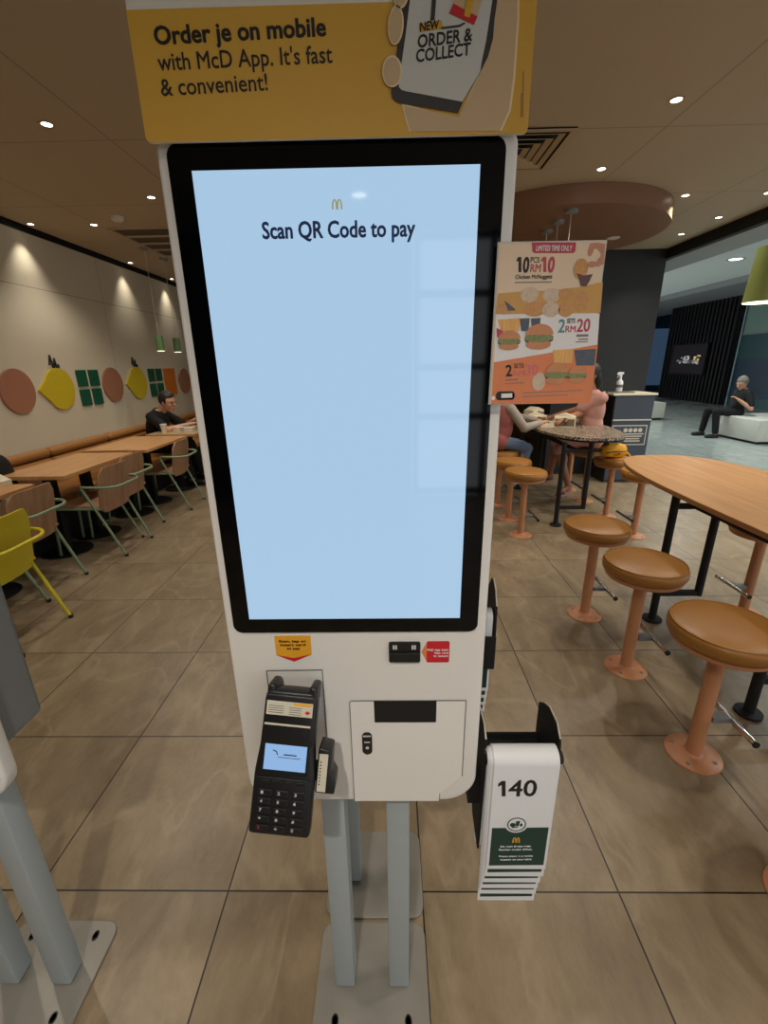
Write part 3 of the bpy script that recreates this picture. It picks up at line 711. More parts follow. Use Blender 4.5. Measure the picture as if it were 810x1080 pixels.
# ================================================================== self-order kiosk
YK = .62
def kiosk(label):
    t = thing('self_order_kiosk', label, 'kiosk', (-.062, .72, 0), 0, 'self-order kiosks')
    W = dict(parent=t, world=True)
    # white front shell with a generous radius at the bottom corners
    MB().prism(rrect(-.272, .152, .757, 1.80, (.055, .06, .02, .02), 10), 'y', YK, YK + .032, bev=.006, seg=3).build('front_shell', M['shell'], smooth=50, **W)
    MB().box(-.262, .142, YK + .033, YK + .13, .855, 1.79, bev=.012, seg=3).build('housing', M['dgrey'], **W)
    bz = MB().prism(rrect(-.2575, .1365, 1.131, 1.788, .014), 'y', YK - .004, YK - .0005).build('screen_bezel', M['bezel'], **W)
    sc = MB().prism([(-.230, 1.1565), (.1075, 1.1565), (.1075, 1.7605), (-.230, 1.7605)], 'y', YK - .0046, YK - .0041).build('touchscreen', M['scr'], parent=bz, world=True)
    lettering('screen_text', 'Scan QR Code to pay', (-.1535, 1.6895), (.0325, 1.689), .0172, M['navy'], sc, y=YK - .0047, bold=.03)
    art('screen_emblem', arches(-.0672, 1.7185, .0125, .0105, .0018), YK - .0047, M['goldscr'], sc)
    # lower fascia: service flap, printer mouth, lock, sticker, scanner
    e = .0012
    MB().prism([(-.075, .7578), (.085, .7578), (.085, .777), (.1245, .82), (.1245, .9905), (-.075, .9905)], 'y', YK - .0012, YK - .0002).build('service_flap', M['shell'], **W)
    seam = MB()
    def line(x0, z0, x1, z1, w=.0013):
        a, b = Vector((x0, z0)), Vector((x1, z1)); n = (b - a).normalized(); n = Vector((-n.y, n.x)) * w / 2
        seam.prism([tuple(a - n), tuple(b - n), tuple(b + n), tuple(a + n)], 'y', YK - .0016, YK - .0003)
    for q in ((-.0755, .758, -.0755, .987), (-.0725, .991, .1255, .991), (.1255, .82, .1255, .991), (.085, .758, .0855, .777), (-.0755, .987, -.0725, .991)): line(*q)
    line(-.2135, 1.0545, -.119, 1.0555); line(-.119, 1.0555, -.119, .80); line(-.2135, 1.0545, -.2135, .93)
    seam.build('panel_seam', M['seam'], **W)
    MB().prism([(-.033, .9455), (.0745, .9455), (.0745, .9915), (-.0335, .9915)], 'y', YK - .0024, YK - .0002).build('receipt_slot', M['blackm'], **W)
    lk = MB().prism(rrect(-.0565, -.0385, .873, .923, .009), 'y', YK - .003, YK - .0002, bev=.0008).build('lock_plate', M['black'], **W)
    MB().prism(ring(-.0475, .889, .003, .003, 14), 'y', YK - .0036, YK - .003).prism(rrect(-.0545, -.0405, .914, .917, .0005), 'y', YK - .0034, YK - .003).prism(rrect(-.0525, -.0425, .9005, .903, .0005), 'y', YK - .0034, YK - .003).build('lock_print', M['keyprint'], parent=lk, world=True)
    st = MB().prism([(-.194, 1.0855), (-.165, 1.073), (-.135, 1.0865), (-.1345, 1.1225), (-.194, 1.1225)], 'y', YK - .0009, YK - .0002).build('pay_sticker', M['stickyel'], **W)
    MB().prism([(-.1945, 1.0860), (-.165, 1.0725), (-.1345, 1.087), (-.165, 1.0795)], 'y', YK - .0013, YK - .0009).build('red_arrow', M['red'], parent=st, world=True)
    for s, a, b, z in (('Scan, tap or', -.1875, -.142, 1.1105), ('insert card', -.1855, -.1435, 1.1035), ('to pay', -.1755, -.153, 1.0965)):
        lettering('sticker_text', s, (a, z), (b, z), .0042, M['ink'], st, y=YK - .00092, bold=.03)
    cn = MB().prism(rrect(-.0065, .0455, 1.0715, 1.1105, .003), 'y', YK - .004, YK - .0002, bev=.001).build('code_scanner', M['black'], **W)
    MB().box(-.0055, .0445, YK - .0075, YK - .0038, 1.0735, 1.0925, bev=.002).build('scanner_lip', M['black'], parent=cn, world=True)
    for x in (0.0, .004, .031, .035): MB().box(x, x + .003, YK - .0043, YK - .0039, 1.0975, 1.1055).build('scanner_led', M['keyprint'], parent=cn, world=True)
    rd = MB().prism(rrect(.056, .0935, 1.0695, 1.1105, .003), 'y', YK - .0009, YK - .0002).build('redeem_sticker', M['red'], **W)
    MB().prism([(.0475, 1.0895), (.0565, 1.0715), (.0565, 1.1085)], 'y', YK - .0008, YK - .0002).build('orange_arrow', M['porange'], parent=rd, world=True)
    for s, a, z in (('McD App deals', .0562, 1.0925), ('Scan here', .0685, 1.0865), ('to redeem', .0675, 1.0805)):
        lettering('sticker_text', s, (a, z), (.0915, z), .0036, M['white'], rd, y=YK - .00092, bold=.02)
    # two posts on a bolted floor plate
    for x in (-.157, -.018): MB().box(x, x + .0505, .693, .743, .012, .90, bev=.004).build('post', M['post'], smooth=40, **W)
    pl = MB().prism(rrect(-.207, .082, .585, .836, .035, 8), 'z', 0, .0085, bev=.0015).build('floor_plate', M['plate'], **W)
    for x, y in ((-.152, .632), (.029, .632), (-.152, .80), (.029, .80)):
        MB().lathe([(.006, .0085), (.0085, .0085), (.0085, .01), (.006, .01), (.006, .0085)], 16, (x, y, 0), sy=1.5).build('bolt', M['black'], parent=pl, world=True)
    return t
k1 = kiosk('white self-order kiosk with lit blue touchscreen in the centre of the picture')
k2 = copy_tree(k1); k2.location.x -= .885
k2['label'] = 'self-order kiosk at the left picture edge, only grey posts, plate and housing edge visible'
k3 = copy_tree(k1); k3.rotation_euler = (0, 0, PI); k3.location = (-.062, .962, 0)
k3['label'] = 'self-order kiosk standing back to back behind the lit one, only post and floor plate visible'

# ------------------------------------------------------------------ card terminal on the lit kiosk
def plane_frame(o, x, z):
    v = Vector(z).normalized(); u = Vector(x); u = (u - v * u.dot(v)).normalized(); w = u.cross(v)
    m = Matrix((u, v, w)).transposed().to_4x4(); m.translation = o; return m
top, bot = Vector((-.1605, .572, 1.052)), Vector((-.183, .492, .842))
t = thing('card_terminal', 'black handheld card payment terminal docked on the lower left of the white kiosk', 'card terminal')
t.matrix_world = plane_frame(bot, (1, 0, 0), top - bot)     # local x right, y up along the device, z out of its face
TL = (top - bot).length; t.scale = (1.08, 1, 1)
def outl(w0, w1, y0, y1, r): return [(-w0 / 2, y0), (w0 / 2, y0), (w1 / 2, y1), (-w1 / 2, y1)]
def slab(pts, z0, z1, m, name, par, bev=.003, seg=3, smooth=50):
    b = MB(); b.prism(pts, 'z', z0, z1); bmesh.ops.bevel(b.bm, geom=b.bm.edges[:], offset=bev, segments=seg, affect='EDGES', profile=.5)
    return b.build(name, m, par, smooth=smooth)
L_ = TL
slab([(-.045, 0), (.045, 0), (.0445, L_ * .42), (.040, L_ * .62), (.039, L_ * .95), (.033, L_), (-.033, L_), (-.039, L_ * .95), (-.040, L_ * .62), (-.0445, L_ * .42)], -.026, 0, M['black'], 'case', t, .006)
slab([(-.0375, L_ * .64), (.0375, L_ * .64), (.036, L_ * .985), (-.036, L_ * .985)], 0, .008, M['black'], 'printer_cover', t, .003)
MB().box(-.034, .033, L_ * .775, L_ * .788, .0081, .0089).build('paper_edge', M['label'], t)
lb = MB().box(-.033, .034, L_ * .845, L_ * .94, .0081, .0086).build('label_sticker', M['label'], t)
MB().box(.006, .032, L_ * .918, L_ * .935, .0086, .0089).build('label_logo', M['sun'], lb)
mb = MB()
for k in range(4):
    mb.box(-.030, -.008, L_ * (.905 - .015 * k), L_ * (.909 - .015 * k), .0086, .0089); mb.box(.0, .018, L_ * (.9 - .015 * k), L_ * (.904 - .015 * k), .0086, .0089)
mb.build('label_print', M['seam'], lb)
MB().prism([(.027, L_ * .862), (.0315, L_ * .876), (.027, L_ * .89), (.0225, L_ * .876)], 'z', .0086, .0089).build('label_diamond', M['red'], lb)
sl = MB().box(-.0345, .034, L_ * .425, L_ * .675, .0002, .0012, bev=.0004).build('display_frame', M['black'], t)
MB().box(-.031, .0305, L_ * .455, L_ * .635, .0012, .0015).build('display', M['tscr'], sl)
MB().box(-.031, .0305, L_ * .636, L_ * .665, .0012, .0015).build('display_bar', M['orange'], sl)
MB().tube([(-.019, L_ * .59, .0017), (-.014, L_ * .583, .0017), (-.012, L_ * .56, .0017)], .0009, 5).box(-.003, .016, L_ * .56, L_ * .568, .0015, .0017).box(-.011, .022, L_ * .542, L_ * .546, .0015, .0017).build('display_print', M['navy'], sl)
slab([(-.042, L_ * .025), (.042, L_ * .025), (.041, L_ * .40), (-.041, L_ * .40)], -.001, .0015, M['black'], 'keypad_plate', t, .001)
keys = [['X', '<', 'O'], ['*', '0', '#'], ['7', '8', '9'], ['4', '5', '6'], ['1', '2', '3']]
fr0 = t.matrix_world
for r, row in enumerate(keys):
    for c, ch in enumerate(row):
        x = (c - 1) * .0245; y = L_ * (.062 + r * .06)
        k = MB().box(x - .0095, x + .0095, y - .0045, y + .0045, .0015, .0035, bev=.001).build('key', M['keytop'], t)
        me = lettering('key_print', ch, (x - .0062, y - .002), (x - .0026, y - .002), .0042, M['red'] if ch == 'X' else M['keyprint'], k, frame=(Vector((0, 0, .0036)), Vector((1, 0, 0)), Vector((0, 1, 0)), Vector((0, 0, 1))), bold=.02, world=False)
for x in (-.026, -.009, .009, .026): MB().box(x - .006, x + .006, L_ * .365, L_ * .385, .0015, .003, bev=.0006).build('function_key', M['keytop'], t)
# dock: two hooks on the kiosk and a side reader with a paper label
for s in (-1, 1): slab([(s * .031 - .0065, L_ * .9), (s * .031 + .0065, L_ * .9), (s * .031 + .006, L_ * 1.035), (s * .031 - .006, L_ * 1.035)], -.045, -.002, M['black'], 'dock_hook', t, .004)
slab([(-.03, L_ * .25), (.03, L_ * .25), (.03, L_ * .95), (-.03, L_ * .95)], -.075, -.026, M['black'], 'dock_arm', t, .004)
sr = slab([(.046, L_ * .30), (.075, L_ * .30), (.075, L_ * .40), (.067, L_ * .45), (.066, L_ * .60), (.046, L_ * .615)], -.05, -.008, M['black'], 'side_reader', t, .003)
slab([(.036, L_ * .35), (.049, L_ * .35), (.049, L_ * .45), (.036, L_ * .45)], -.045, -.02, M['black'], 'reader_arm', t, .002)
lb2 = MB().box(.0485, .0615, L_ * .315, L_ * .575, -.0079, -.0072).build('reader_label', M['label'], sr)
mb = MB()
for k in range(8): mb.box(.0505, .0525, L_ * (.36 + .022 * k), L_ * (.37 + .022 * k), -.0072, -.007)
mb.build('reader_print', M['ink'], lb2)

# ------------------------------------------------------------------ yellow sleeve sign on top of the kiosk
ys = .606
sg = thing('sleeve_sign', 'yellow and white cardboard sign sleeve on top of the central kiosk', 'sign', (-.058, .64, 1.779))
MB().prism(rrect(-.274, .157, 1.7845, 2.18, .006), 'y', ys, ys + .004, bev=.0012).box(-.274, .157, ys + .004, ys + .10, 1.806, 2.18).build('sleeve', M['signwhite'], sg, world=True)
Y0 = ys - .0001
art('yellow_print', rrect(-.2738, .1568, 1.7847, 1.9, (.006, .006, 0, 0)), Y0, M['signyel'], sg)
lettering('sign_text', 'Order je on mobile', *[(-0.24804, 1.8708), (-0.063598, 1.8743)], .0148, M['ink'], sg, y=Y0 - .0005, bold=.032)
lettering('sign_text', 'with McD App. It\'s fast', *[(-0.24788, 1.8487), (-0.058207, 1.8515)], .0146, M['ink'], sg, y=Y0 - .0005, bold=.006)
lettering('sign_text', '& convenient!', *[(-0.24862, 1.8267), (-0.1304, 1.8293)], .0146, M['ink'], sg, y=Y0 - .0005, bold=.006)
# printed hand holding a phone
ph = art('hand_print_edge', [(0.015965, 1.8148), (0.01992, 1.8004), (0.024387, 1.7887), (0.12772, 1.7874), (0.13657, 1.8052), (0.13919, 1.8331), (0.13943, 1.883), (0.1374, 1.9129), (0.11534, 1.9134), (0.11112, 1.8624), (0.09966, 1.8391), (0.078587, 1.7992)], Y0 - .0005, M['skinedge'], sg)
art('hand_print', [(0.018599, 1.8121), (0.022583, 1.7986), (0.026619, 1.7887), (0.12549, 1.7874), (0.13432, 1.806), (0.13661, 1.8332), (0.13735, 1.883), (0.13536, 1.9129), (0.11616, 1.9134), (0.11295, 1.8835), (0.1116, 1.8616), (0.10083, 1.8374), (0.079637, 1.8007)], Y0 - .001, M['skinprint'], sg)
art('phone_body', [(0.019501, 1.9156), (0.011395, 1.8612), (0.0046287, 1.8238), (0.0058998, 1.8194), (0.0089458, 1.8164), (0.013328, 1.8145), (0.078403, 1.8041), (0.083485, 1.8143), (0.10074, 1.8391), (0.10854, 1.8525), (0.11293, 1.8673), (0.11357, 1.8835), (0.11738, 1.9133)], Y0 - .0015, M['phonegrey'], sg)
art('phone_display', [(0.027297, 1.9154), (0.019915, 1.8693), (0.012748, 1.8315), (0.013385, 1.828), (0.015993, 1.8257), (0.019918, 1.8246), (0.082624, 1.814), (0.1007, 1.8398), (0.10178, 1.8476), (0.10564, 1.8658), (0.10815, 1.8836), (0.11207, 1.9135)], Y0 - .002, M['phonescr'], sg)
for cx, cz, rx, rz, q in ((62, 298, 52, 66, 0), (82, 110, 40, 78, .1), (110, -5, 36, 50, .3)):
    P = [(-0.0070373, 1.9021), (0.013696, 1.9017)]; sx = (P[1][0] - P[0][0]) / 100
    c = (P[0][0] + cx * sx, P[0][1] - cz * sx * .98)
    art('finger_edge', ring(c[0], c[1], rx * sx, rz * sx, 30, rot=-q), Y0 - .0025, M['skinedge'], sg)
    art('finger_print', ring(c[0], c[1], (rx - 8) * sx, (rz - 8) * sx, 30, rot=-q), Y0 - .003, M['skinprint'], sg)
art('fries_print', [(0.068974, 1.8941), (0.072176, 1.9144), (0.10491, 1.9136), (0.094787, 1.8839)], Y0 - .0025, M['skinprint'], sg)
art('box_print', [(0.06975, 1.8957), (0.065836, 1.8883), (0.09215, 1.8782), (0.095372, 1.8847)], Y0 - .003, M['red'], sg)
art('box_stripe', [(0.085283, 1.9094), (0.093083, 1.9092), (0.087298, 1.8835), (0.080961, 1.8852)], Y0 - .0035, M['gold'], sg)
art('tag_print', [(0.034617, 1.8808), (0.058057, 1.8828), (0.059488, 1.8763), (0.035323, 1.8736)], Y0 - .0025, M['gold'], sg)
art('rule_print', [[(0.049029, 1.9149), (0.053128, 1.9148), (0.050726, 1.883), (0.046542, 1.8828)], [(0.057789, 1.877), (0.076629, 1.8785), (0.081582, 1.8804), (0.08288, 1.8794), (0.077532, 1.8769), (0.058037, 1.8755)]], Y0 - .003, M['phonegrey'], sg)
lettering('sign_text', 'NEW', *[(0.035527, 1.8742), (0.055289, 1.8761)], .0068, M['ink'], sg, y=Y0 - .003, bold=.022, shear=.12)
lettering('sign_text', 'ORDER &', *[(0.033115, 1.8609), (0.090858, 1.8658)], .0102, M['ink'], sg, y=Y0 - .0025, bold=.02, shear=.1)
lettering('sign_text', 'COLLECT', *[(0.031506, 1.8489), (0.089512, 1.8539)], .0102, M['ink'], sg, y=Y0 - .0025, bold=.02, shear=.1)
art('small_print', [[(0.14667, 1.8209), (0.14754, 1.8209), (0.14887, 1.7996), (0.14799, 1.7996)], [(0.14724, 1.8398), (0.14809, 1.8398), (0.15063, 1.7996), (0.14997, 1.7996)]], Y0 - .0005, M['pgrey'], sg)

# ------------------------------------------------------------------ promotional sheet at the kiosk's right edge
yp = .604
po = thing('promo_poster', 'small promotional meal poster in clear sleeve on the right edge of the kiosk', 'poster', (.195, yp, 1.49))
MB().box(.1305, .2605, yp, yp + .0025, 1.489, 1.6785, bev=.0008).build('sleeve', M['trim'], po, world=True)
y1 = yp - .0001
k = [0]
def pa(name, pts, m, dz):
    return art(name, pts, y1 - dz * .0003, M[m], po, th=.00028)
pa('poster_sheet', rrect(.1325, .2585, 1.4925, 1.6765, .001), 'posterbase', 0)
Q = lambda cx, cz: (cx, cz)
P6 = [(0.11882, 1.6837), (0.13689, 1.6834)]; s6 = (P6[1][0] - P6[0][0]) / 100
P7 = [(0.12377, 1.6009), (0.14273, 1.6006)]; s7 = (P7[1][0] - P7[0][0]) / 100
def el(P, s, cx, cz, rx, rz, a0=0, a1=2 * PI): return ring(P[0][0] + cx * s, P[0][1] - cz * s, rx * s, rz * s, 22, a0, a1)
pa('mustard_band', [(0.13408, 1.6225), (0.15974, 1.6241), (0.19694, 1.6248), (0.23187, 1.6279), (0.26113, 1.6331), (0.26279, 1.5987), (0.1326, 1.5991)], 'pyel', 1)
pa('white_band', [(0.13336, 1.599), (0.26196, 1.598), (0.26428, 1.5604), (0.13432, 1.5422)], 'pwhite', 1)
pa('orange_band', [(0.13432, 1.5422), (0.26468, 1.5617), (0.26544, 1.4892), (0.13445, 1.4895)], 'porange', 2)
pa('red_tag', [(0.17079, 1.6771), (0.22339, 1.6762), (0.22372, 1.6675), (0.22185, 1.665), (0.17454, 1.6658), (0.17215, 1.6681)], 'pred', 1)
lettering('poster_text', 'LIMITED TIME ONLY', *[(0.17615, 1.668), (0.21904, 1.6673)], .0056, M['pwhite'], po, y=y1 - .0006, bold=.02)
art('poster_text', [(0.15433, 1.6591), (0.15593, 1.6619), (0.15958, 1.6619), (0.16095, 1.6455), (0.15762, 1.6456), (0.15664, 1.6577), (0.15452, 1.6568)], y1 - .0003, M['ink'], po)
lettering('poster_text', '0', *[(0.16205, 1.6455), (0.1698, 1.6453)], .0158, M['ink'], po, y=y1 - .0003, bold=.04)
lettering('poster_text', 'PCS', *[(0.17107, 1.6558), (0.1817, 1.6556)], .0058, M['ink'], po, y=y1 - .0003, bold=.005)
lettering('poster_text', 'RM', *[(0.17161, 1.6456), (0.18415, 1.6454)], .0085, M['pred'], po, y=y1 - .0003, bold=.005)
art('poster_text', [(0.18397, 1.6585), (0.18551, 1.6614), (0.18953, 1.6614), (0.19115, 1.6453), (0.18765, 1.6454), (0.18648, 1.6572), (0.1842, 1.6562)], y1 - .0003, M['pred'], po)
lettering('poster_text', '0', *[(0.19225, 1.6453), (0.20036, 1.6451)], .0158, M['pred'], po, y=y1 - .0003, bold=.04)
lettering('poster_text', 'Chicken McNuggets', *[(0.15414, 1.6383), (0.19888, 1.6382)], .0046, M['ink'], po, y=y1 - .0003, bold=.006)
pa('small_print', [[(0.15366, 1.635), (0.19868, 1.6349), (0.1988, 1.6337), (0.15375, 1.6338)]], 'pgrey', 1)
pa('dip_hand', [(0.24012, 1.6749), (0.24797, 1.6754), (0.25785, 1.6743), (0.25943, 1.653), (0.25293, 1.6498), (0.24914, 1.6509), (0.25099, 1.6574), (0.25468, 1.6609), (0.25378, 1.6647), (0.24962, 1.6687), (0.24559, 1.6691), (0.24498, 1.6655), (0.24267, 1.6611), (0.2389, 1.6621), (0.23823, 1.6673)], 'pskin', 1)
pa('dip_finger', el(P6, s6, 700, 172, 34, 18), 'pskin', 2)
pa('dipped_nugget', el(P6, s6, 628, 198, 48, 62), 'nug', 2)
pa('dip_sauce', [(0.22776, 1.6433), (0.23675, 1.6405), (0.2474, 1.642), (0.24412, 1.6334), (0.24107, 1.6285), (0.2343, 1.6292), (0.23248, 1.635)], 'patty', 3)
for cx, cz, rx, rz, m in ((140, 425, 48, 45, 'nug'), (300, 350, 62, 48, 'nugp'), (345, 440, 78, 48, 'nug'), (450, 355, 60, 46, 'nugp'), (455, 445, 60, 48, 'nugp'), (548, 350, 52, 36, 'nug'), (560, 445, 54, 48, 'nug'), (660, 400, 52, 64, 'nug')):
    pa('nugget_picture', el(P6, s6, cx, cz, rx, rz), m, 2 + (cx % 3) * .4)
pa('sauce_tub', [(0.14271, 1.6142), (0.14962, 1.6097), (0.15764, 1.6036), (0.14824, 1.6028)], 'cup', 4)
# middle band
pa('fries_picture', [(0.13567, 1.5928), (0.16503, 1.5941), (0.16337, 1.5795), (0.14243, 1.5777)], 'fries', 3)
pa('fries_carton', [(0.13478, 1.5831), (0.14324, 1.5798), (0.14248, 1.5714), (0.13625, 1.5724)], 'pred', 4)
pa('drink_picture', [[(0.16317, 1.5936), (0.17546, 1.5941), (0.17529, 1.5789), (0.16628, 1.5791)], [(0.17701, 1.5937), (0.18914, 1.5939), (0.18893, 1.5823), (0.17953, 1.5806)]], 'cup', 3)
def burger(cx, cz, w, h, fill='lettuce', d=4):
    pa('burger_patty', el(P7, s7, cx, cz + h * .58, w * 1.02, h * .35), 'patty', d)
    pa('burger_base', el(P7, s7, cx, cz + h * .95, w * .9, h * .38), 'bun', d + .5)
    pa('burger_filling', el(P7, s7, cx, cz + h * .42, w * 1.04, h * .36), fill, d + 1)
    pa('burger_bun', el(P7, s7, cx, cz + .2 * h, w, h * .85, 0, PI) , 'bun', d + 1.5)
burger(148, 150, 74, 62); burger(346, 125, 92, 80)
lettering('poster_text', '2', *[(0.2124, 1.5769), (0.22063, 1.5768)], .0148, M['pteal'], po, y=y1 - .0006, bold=.02)
lettering('poster_text', 'SETS', *[(0.22246, 1.5874), (0.23271, 1.5874)], .0053, M['ink'], po, y=y1 - .0006, bold=.005)
lettering('poster_text', 'RM', *[(0.22176, 1.5769), (0.23434, 1.5771)], .0072, M['pred'], po, y=y1 - .0006, bold=.01)
lettering('poster_text', '20', *[(0.23547, 1.5772), (0.25222, 1.5775)], .0145, M['pred'], po, y=y1 - .0006, bold=.02)
pa('small_print', [[(0.23624, 1.574), (0.25113, 1.5741), (0.25113, 1.5713), (0.2364, 1.5711)], [(0.23916, 1.5689), (0.25141, 1.5691), (0.25143, 1.5675), (0.23937, 1.5673)], [(0.23629, 1.5657), (0.25145, 1.5659), (0.25142, 1.5646), (0.23645, 1.5645)]], 'pgrey', 2)
# lower band
pa('fries_picture', [(0.20794, 1.5556), (0.23407, 1.5571), (0.23498, 1.5397), (0.21153, 1.5401)], 'fries', 3)
pa('drink_picture', [(0.23545, 1.5552), (0.26307, 1.5566), (0.26347, 1.5365), (0.2402, 1.5369)], 'cup', 3)
burger(488, 365, 78, 72, d=5); burger(628, 378, 62, 56, d=5)
pa('sauce_picture', el(P7, s7, 372, 440, 45, 60), 'nugp', 3)
lettering('poster_text', '2', *[(0.15045, 1.5248), (0.1589, 1.5253)], .0135, M['ink'], po, y=y1 - .0009, bold=.02)
lettering('poster_text', 'SETS', *[(0.16033, 1.5349), (0.17288, 1.5351)], .0052, M['ink'], po, y=y1 - .0009, bold=.005)
lettering('poster_text', 'RM', *[(0.16027, 1.5255), (0.17525, 1.5256)], .0065, M['pink'], po, y=y1 - .0009, bold=.005)
lettering('poster_text', '30', *[(0.17683, 1.5256), (0.19255, 1.5261)], .013, M['pink'], po, y=y1 - .0009, bold=.015)
pa('small_print', [[(0.15072, 1.521), (0.16611, 1.5216), (0.16623, 1.52), (0.15083, 1.5195)], [(0.15068, 1.5161), (0.17442, 1.5169), (0.1745, 1.5159), (0.15075, 1.5151)], [(0.17453, 1.5038), (0.25286, 1.5063), (0.25296, 1.5055), (0.17461, 1.5028)], [(0.17492, 1.4991), (0.23365, 1.5008), (0.23374, 1.5), (0.175, 1.4981)]], 'pgrey', 3)
pa('footer_badge', [(0.13961, 1.5031), (0.14263, 1.5058), (0.16139, 1.5059), (0.16403, 1.5028), (0.16402, 1.4977), (0.16183, 1.495), (0.14258, 1.4945), (0.13959, 1.4973)], 'ink', 3)
pa('footer_badge_print', [[(0.14642, 1.503), (0.1608, 1.5032), (0.16101, 1.4977), (0.14679, 1.4975)], el(P7, s7, 66, 546, 12, 14)], 'pwhite', 4)
pa('footer_ring', el(P7, s7, 198, 542, 26, 27), 'pink', 3)

# ------------------------------------------------------------------ number card holders and cards
def holder(dx, dy, dz, label):
    t = thing('number_card_holder', label, 'card holder', (.235 + dx, .69 + dy, .62 + dz), 0, 'number card holders')
    wing = [(.64, .60), (.632, .84), (.640, .884), (.66, .902), (.70, .902), (.728, .888), (.752, .868), (.752, .80), (.74, .70), (.70, .62)]
    for x in (.168, .304):
        wg = MB().prism([(a + dy, b + dz) for a, b in wing], 'x', x + dx, x + .004 + dx).build('side_wing', M['blackm'], t, world=True)
        MB().tube([(x + .002 + dx, a + dy, b + dz + .0005) for a, b in wing[2:7]], .0016, 5).build('edge_strip', M['label'], wg, world=True)
    MB().box(.168 + dx, .304 + dx, .738 + dy, .742 + dy, .62 + dz, .80 + dz).build('back_panel', M['blackm'], t, world=True)
    MB().box(.168 + dx, .304 + dx, .655 + dy, .742 + dy, .86 + dz - .08, .864 + dz - .08).build('tray', M['blackm'], t, world=True)
    MB().tube([(.168 + dx, .622 + dy, .862 + dz), (.304 + dx, .622 + dy, .862 + dz)], .0115, 12).build('rest_bar', M['blackm'], t, world=True)
    MB().box(.148 + dx, .169 + dx, .66 + dy, .70 + dy, .70 + dz, .76 + dz).build('mount', M['blackm'], t, world=True)
    return t
def number_card(x0, x1, yf, yc, zc, r, zb, zr, yr, label, group):
    """a card folded over the rest bar: front leaf, rounded fold, rear leaf"""
    t = thing('number_card', label, 'number card', ((x0 + x1) / 2, yf, zb), 0, group)
    arc = lambda q: [(yc - q * math.cos(a), zc + q * math.sin(a)) for a in [PI * .92 * k / 12 for k in range(13)]]
    prof = [(yf, zb)] + arc(r) + [(yr, zr)]; inner = [(yf + .0009, zb)] + arc(r - .0009) + [(yr - .0009, zr)]
    MB().prism(prof + inner[::-1], 'x', x0, x1).build('folded_card', M['white'], t, smooth=50, world=True)
    return t
w = .1155
GN = 'folded table number cards'
labs = ['white table number card reading 140, front one in the holder at the kiosk side', 'number card directly behind the one reading 140, edge showing below it',
        'third number card of the front stack, its bottom strip below two others', 'fourth number card of the front stack, middle of the lower strips',
        'fifth number card of the front stack, second lowest strip', 'rearmost number card of the front stack, lowest strip of all']
holder(0, 0, 0, 'black number card holder on the right side of the central kiosk')
zf = .602
cards = []
for i, lab in enumerate(labs):
    yf = .60 + .0018 * i; dx = -.0012 * i - (.003 if i in (2,) else 0) - (.004 if i > 2 else 0)
    zb = zf - (0, .0235, .044, .064, .0835, .107)[i]
    c = number_card(.178 + dx, .178 + w + dx, yf, .622, .862, .022 - .0018 * i, zb, .545 + .01 * i, .685 - .003 * i, lab, GN)
    gx0, gx1 = .178 + dx + .005, .178 + w + dx - .005
    art('green_band', [(gx0, zb + (.010 if i == 0 else .0115)), (gx1, zb + (.012 if i == 0 else .0135)), (gx1, zb + .113), (gx0, zb + .111)], yf, M['green'], c)
    if i == 0:
        cc = [(0.22775, 0.72375), (0.23541, 0.72377)]
        X = cc[0][0]; Z = cc[0][1]
        art('icon_disc', ring(X, Z, .0215, .0215, 36), yf - .0005, M['white'], c)
        art('icon_ring', [[a, b, d, e] for a, b, d, e in zip(ring(X, Z, .0175, .0175, 36), ring(X, Z, .0175, .0175, 36)[1:] + ring(X, Z, .0175, .0175, 36)[:1], ring(X, Z, .0155, .0155, 36)[1:] + ring(X, Z, .0155, .0155, 36)[:1], ring(X, Z, .0155, .0155, 36))], yf - .001, M['green'], c)
        art('meal_icon', [[(X - .002, Z + .008), (X + .006, Z + .009), (X + .004, Z - .004), (X - .001, Z - .004)], ring(X - .007, Z - .001, .0055, .005, 16), ring(X + .0085, Z - .001, .0025, .004, 12), [(X - .009, Z - .009), (X + .002, Z - .0075), (X + .003, Z - .0055), (X - .008, Z - .0065)]], yf - .001, M['green'], c)
        art('card_number', [(0.18684, 0.82341), (0.19283, 0.83016), (0.19973, 0.83016), (0.20237, 0.79353), (0.19537, 0.79352), (0.19347, 0.82095), (0.1873, 0.81663)], yf, M['ink'], c)
        lettering('card_number', '40', *[(0.20654, 0.79384), (0.25772, 0.79449)], .0375, M['ink'], c, y=yf, bold=.016)
        art('card_emblem', arches(*[(0.22306, 0.67565)][0], .0145, .0135, .0028), yf - .0005, M['gold'], c)
        for s, a, b in (('Sila letak di atas meja.', *[(0.20146, 0.66311), (0.26012, 0.66468)]), ('Pastikan mudah dilihat.', *[(0.19959, 0.65436), (0.26238, 0.65597)]), ('Please place in a visible', *[(0.2008, 0.63636), (0.26549, 0.63802)]), ('location on your table', *[(0.20391, 0.6271), (0.26386, 0.62876)])):
            lettering('card_text', s, a, b, .0036, M['white'], c, y=yf - .0005, bold=.012)
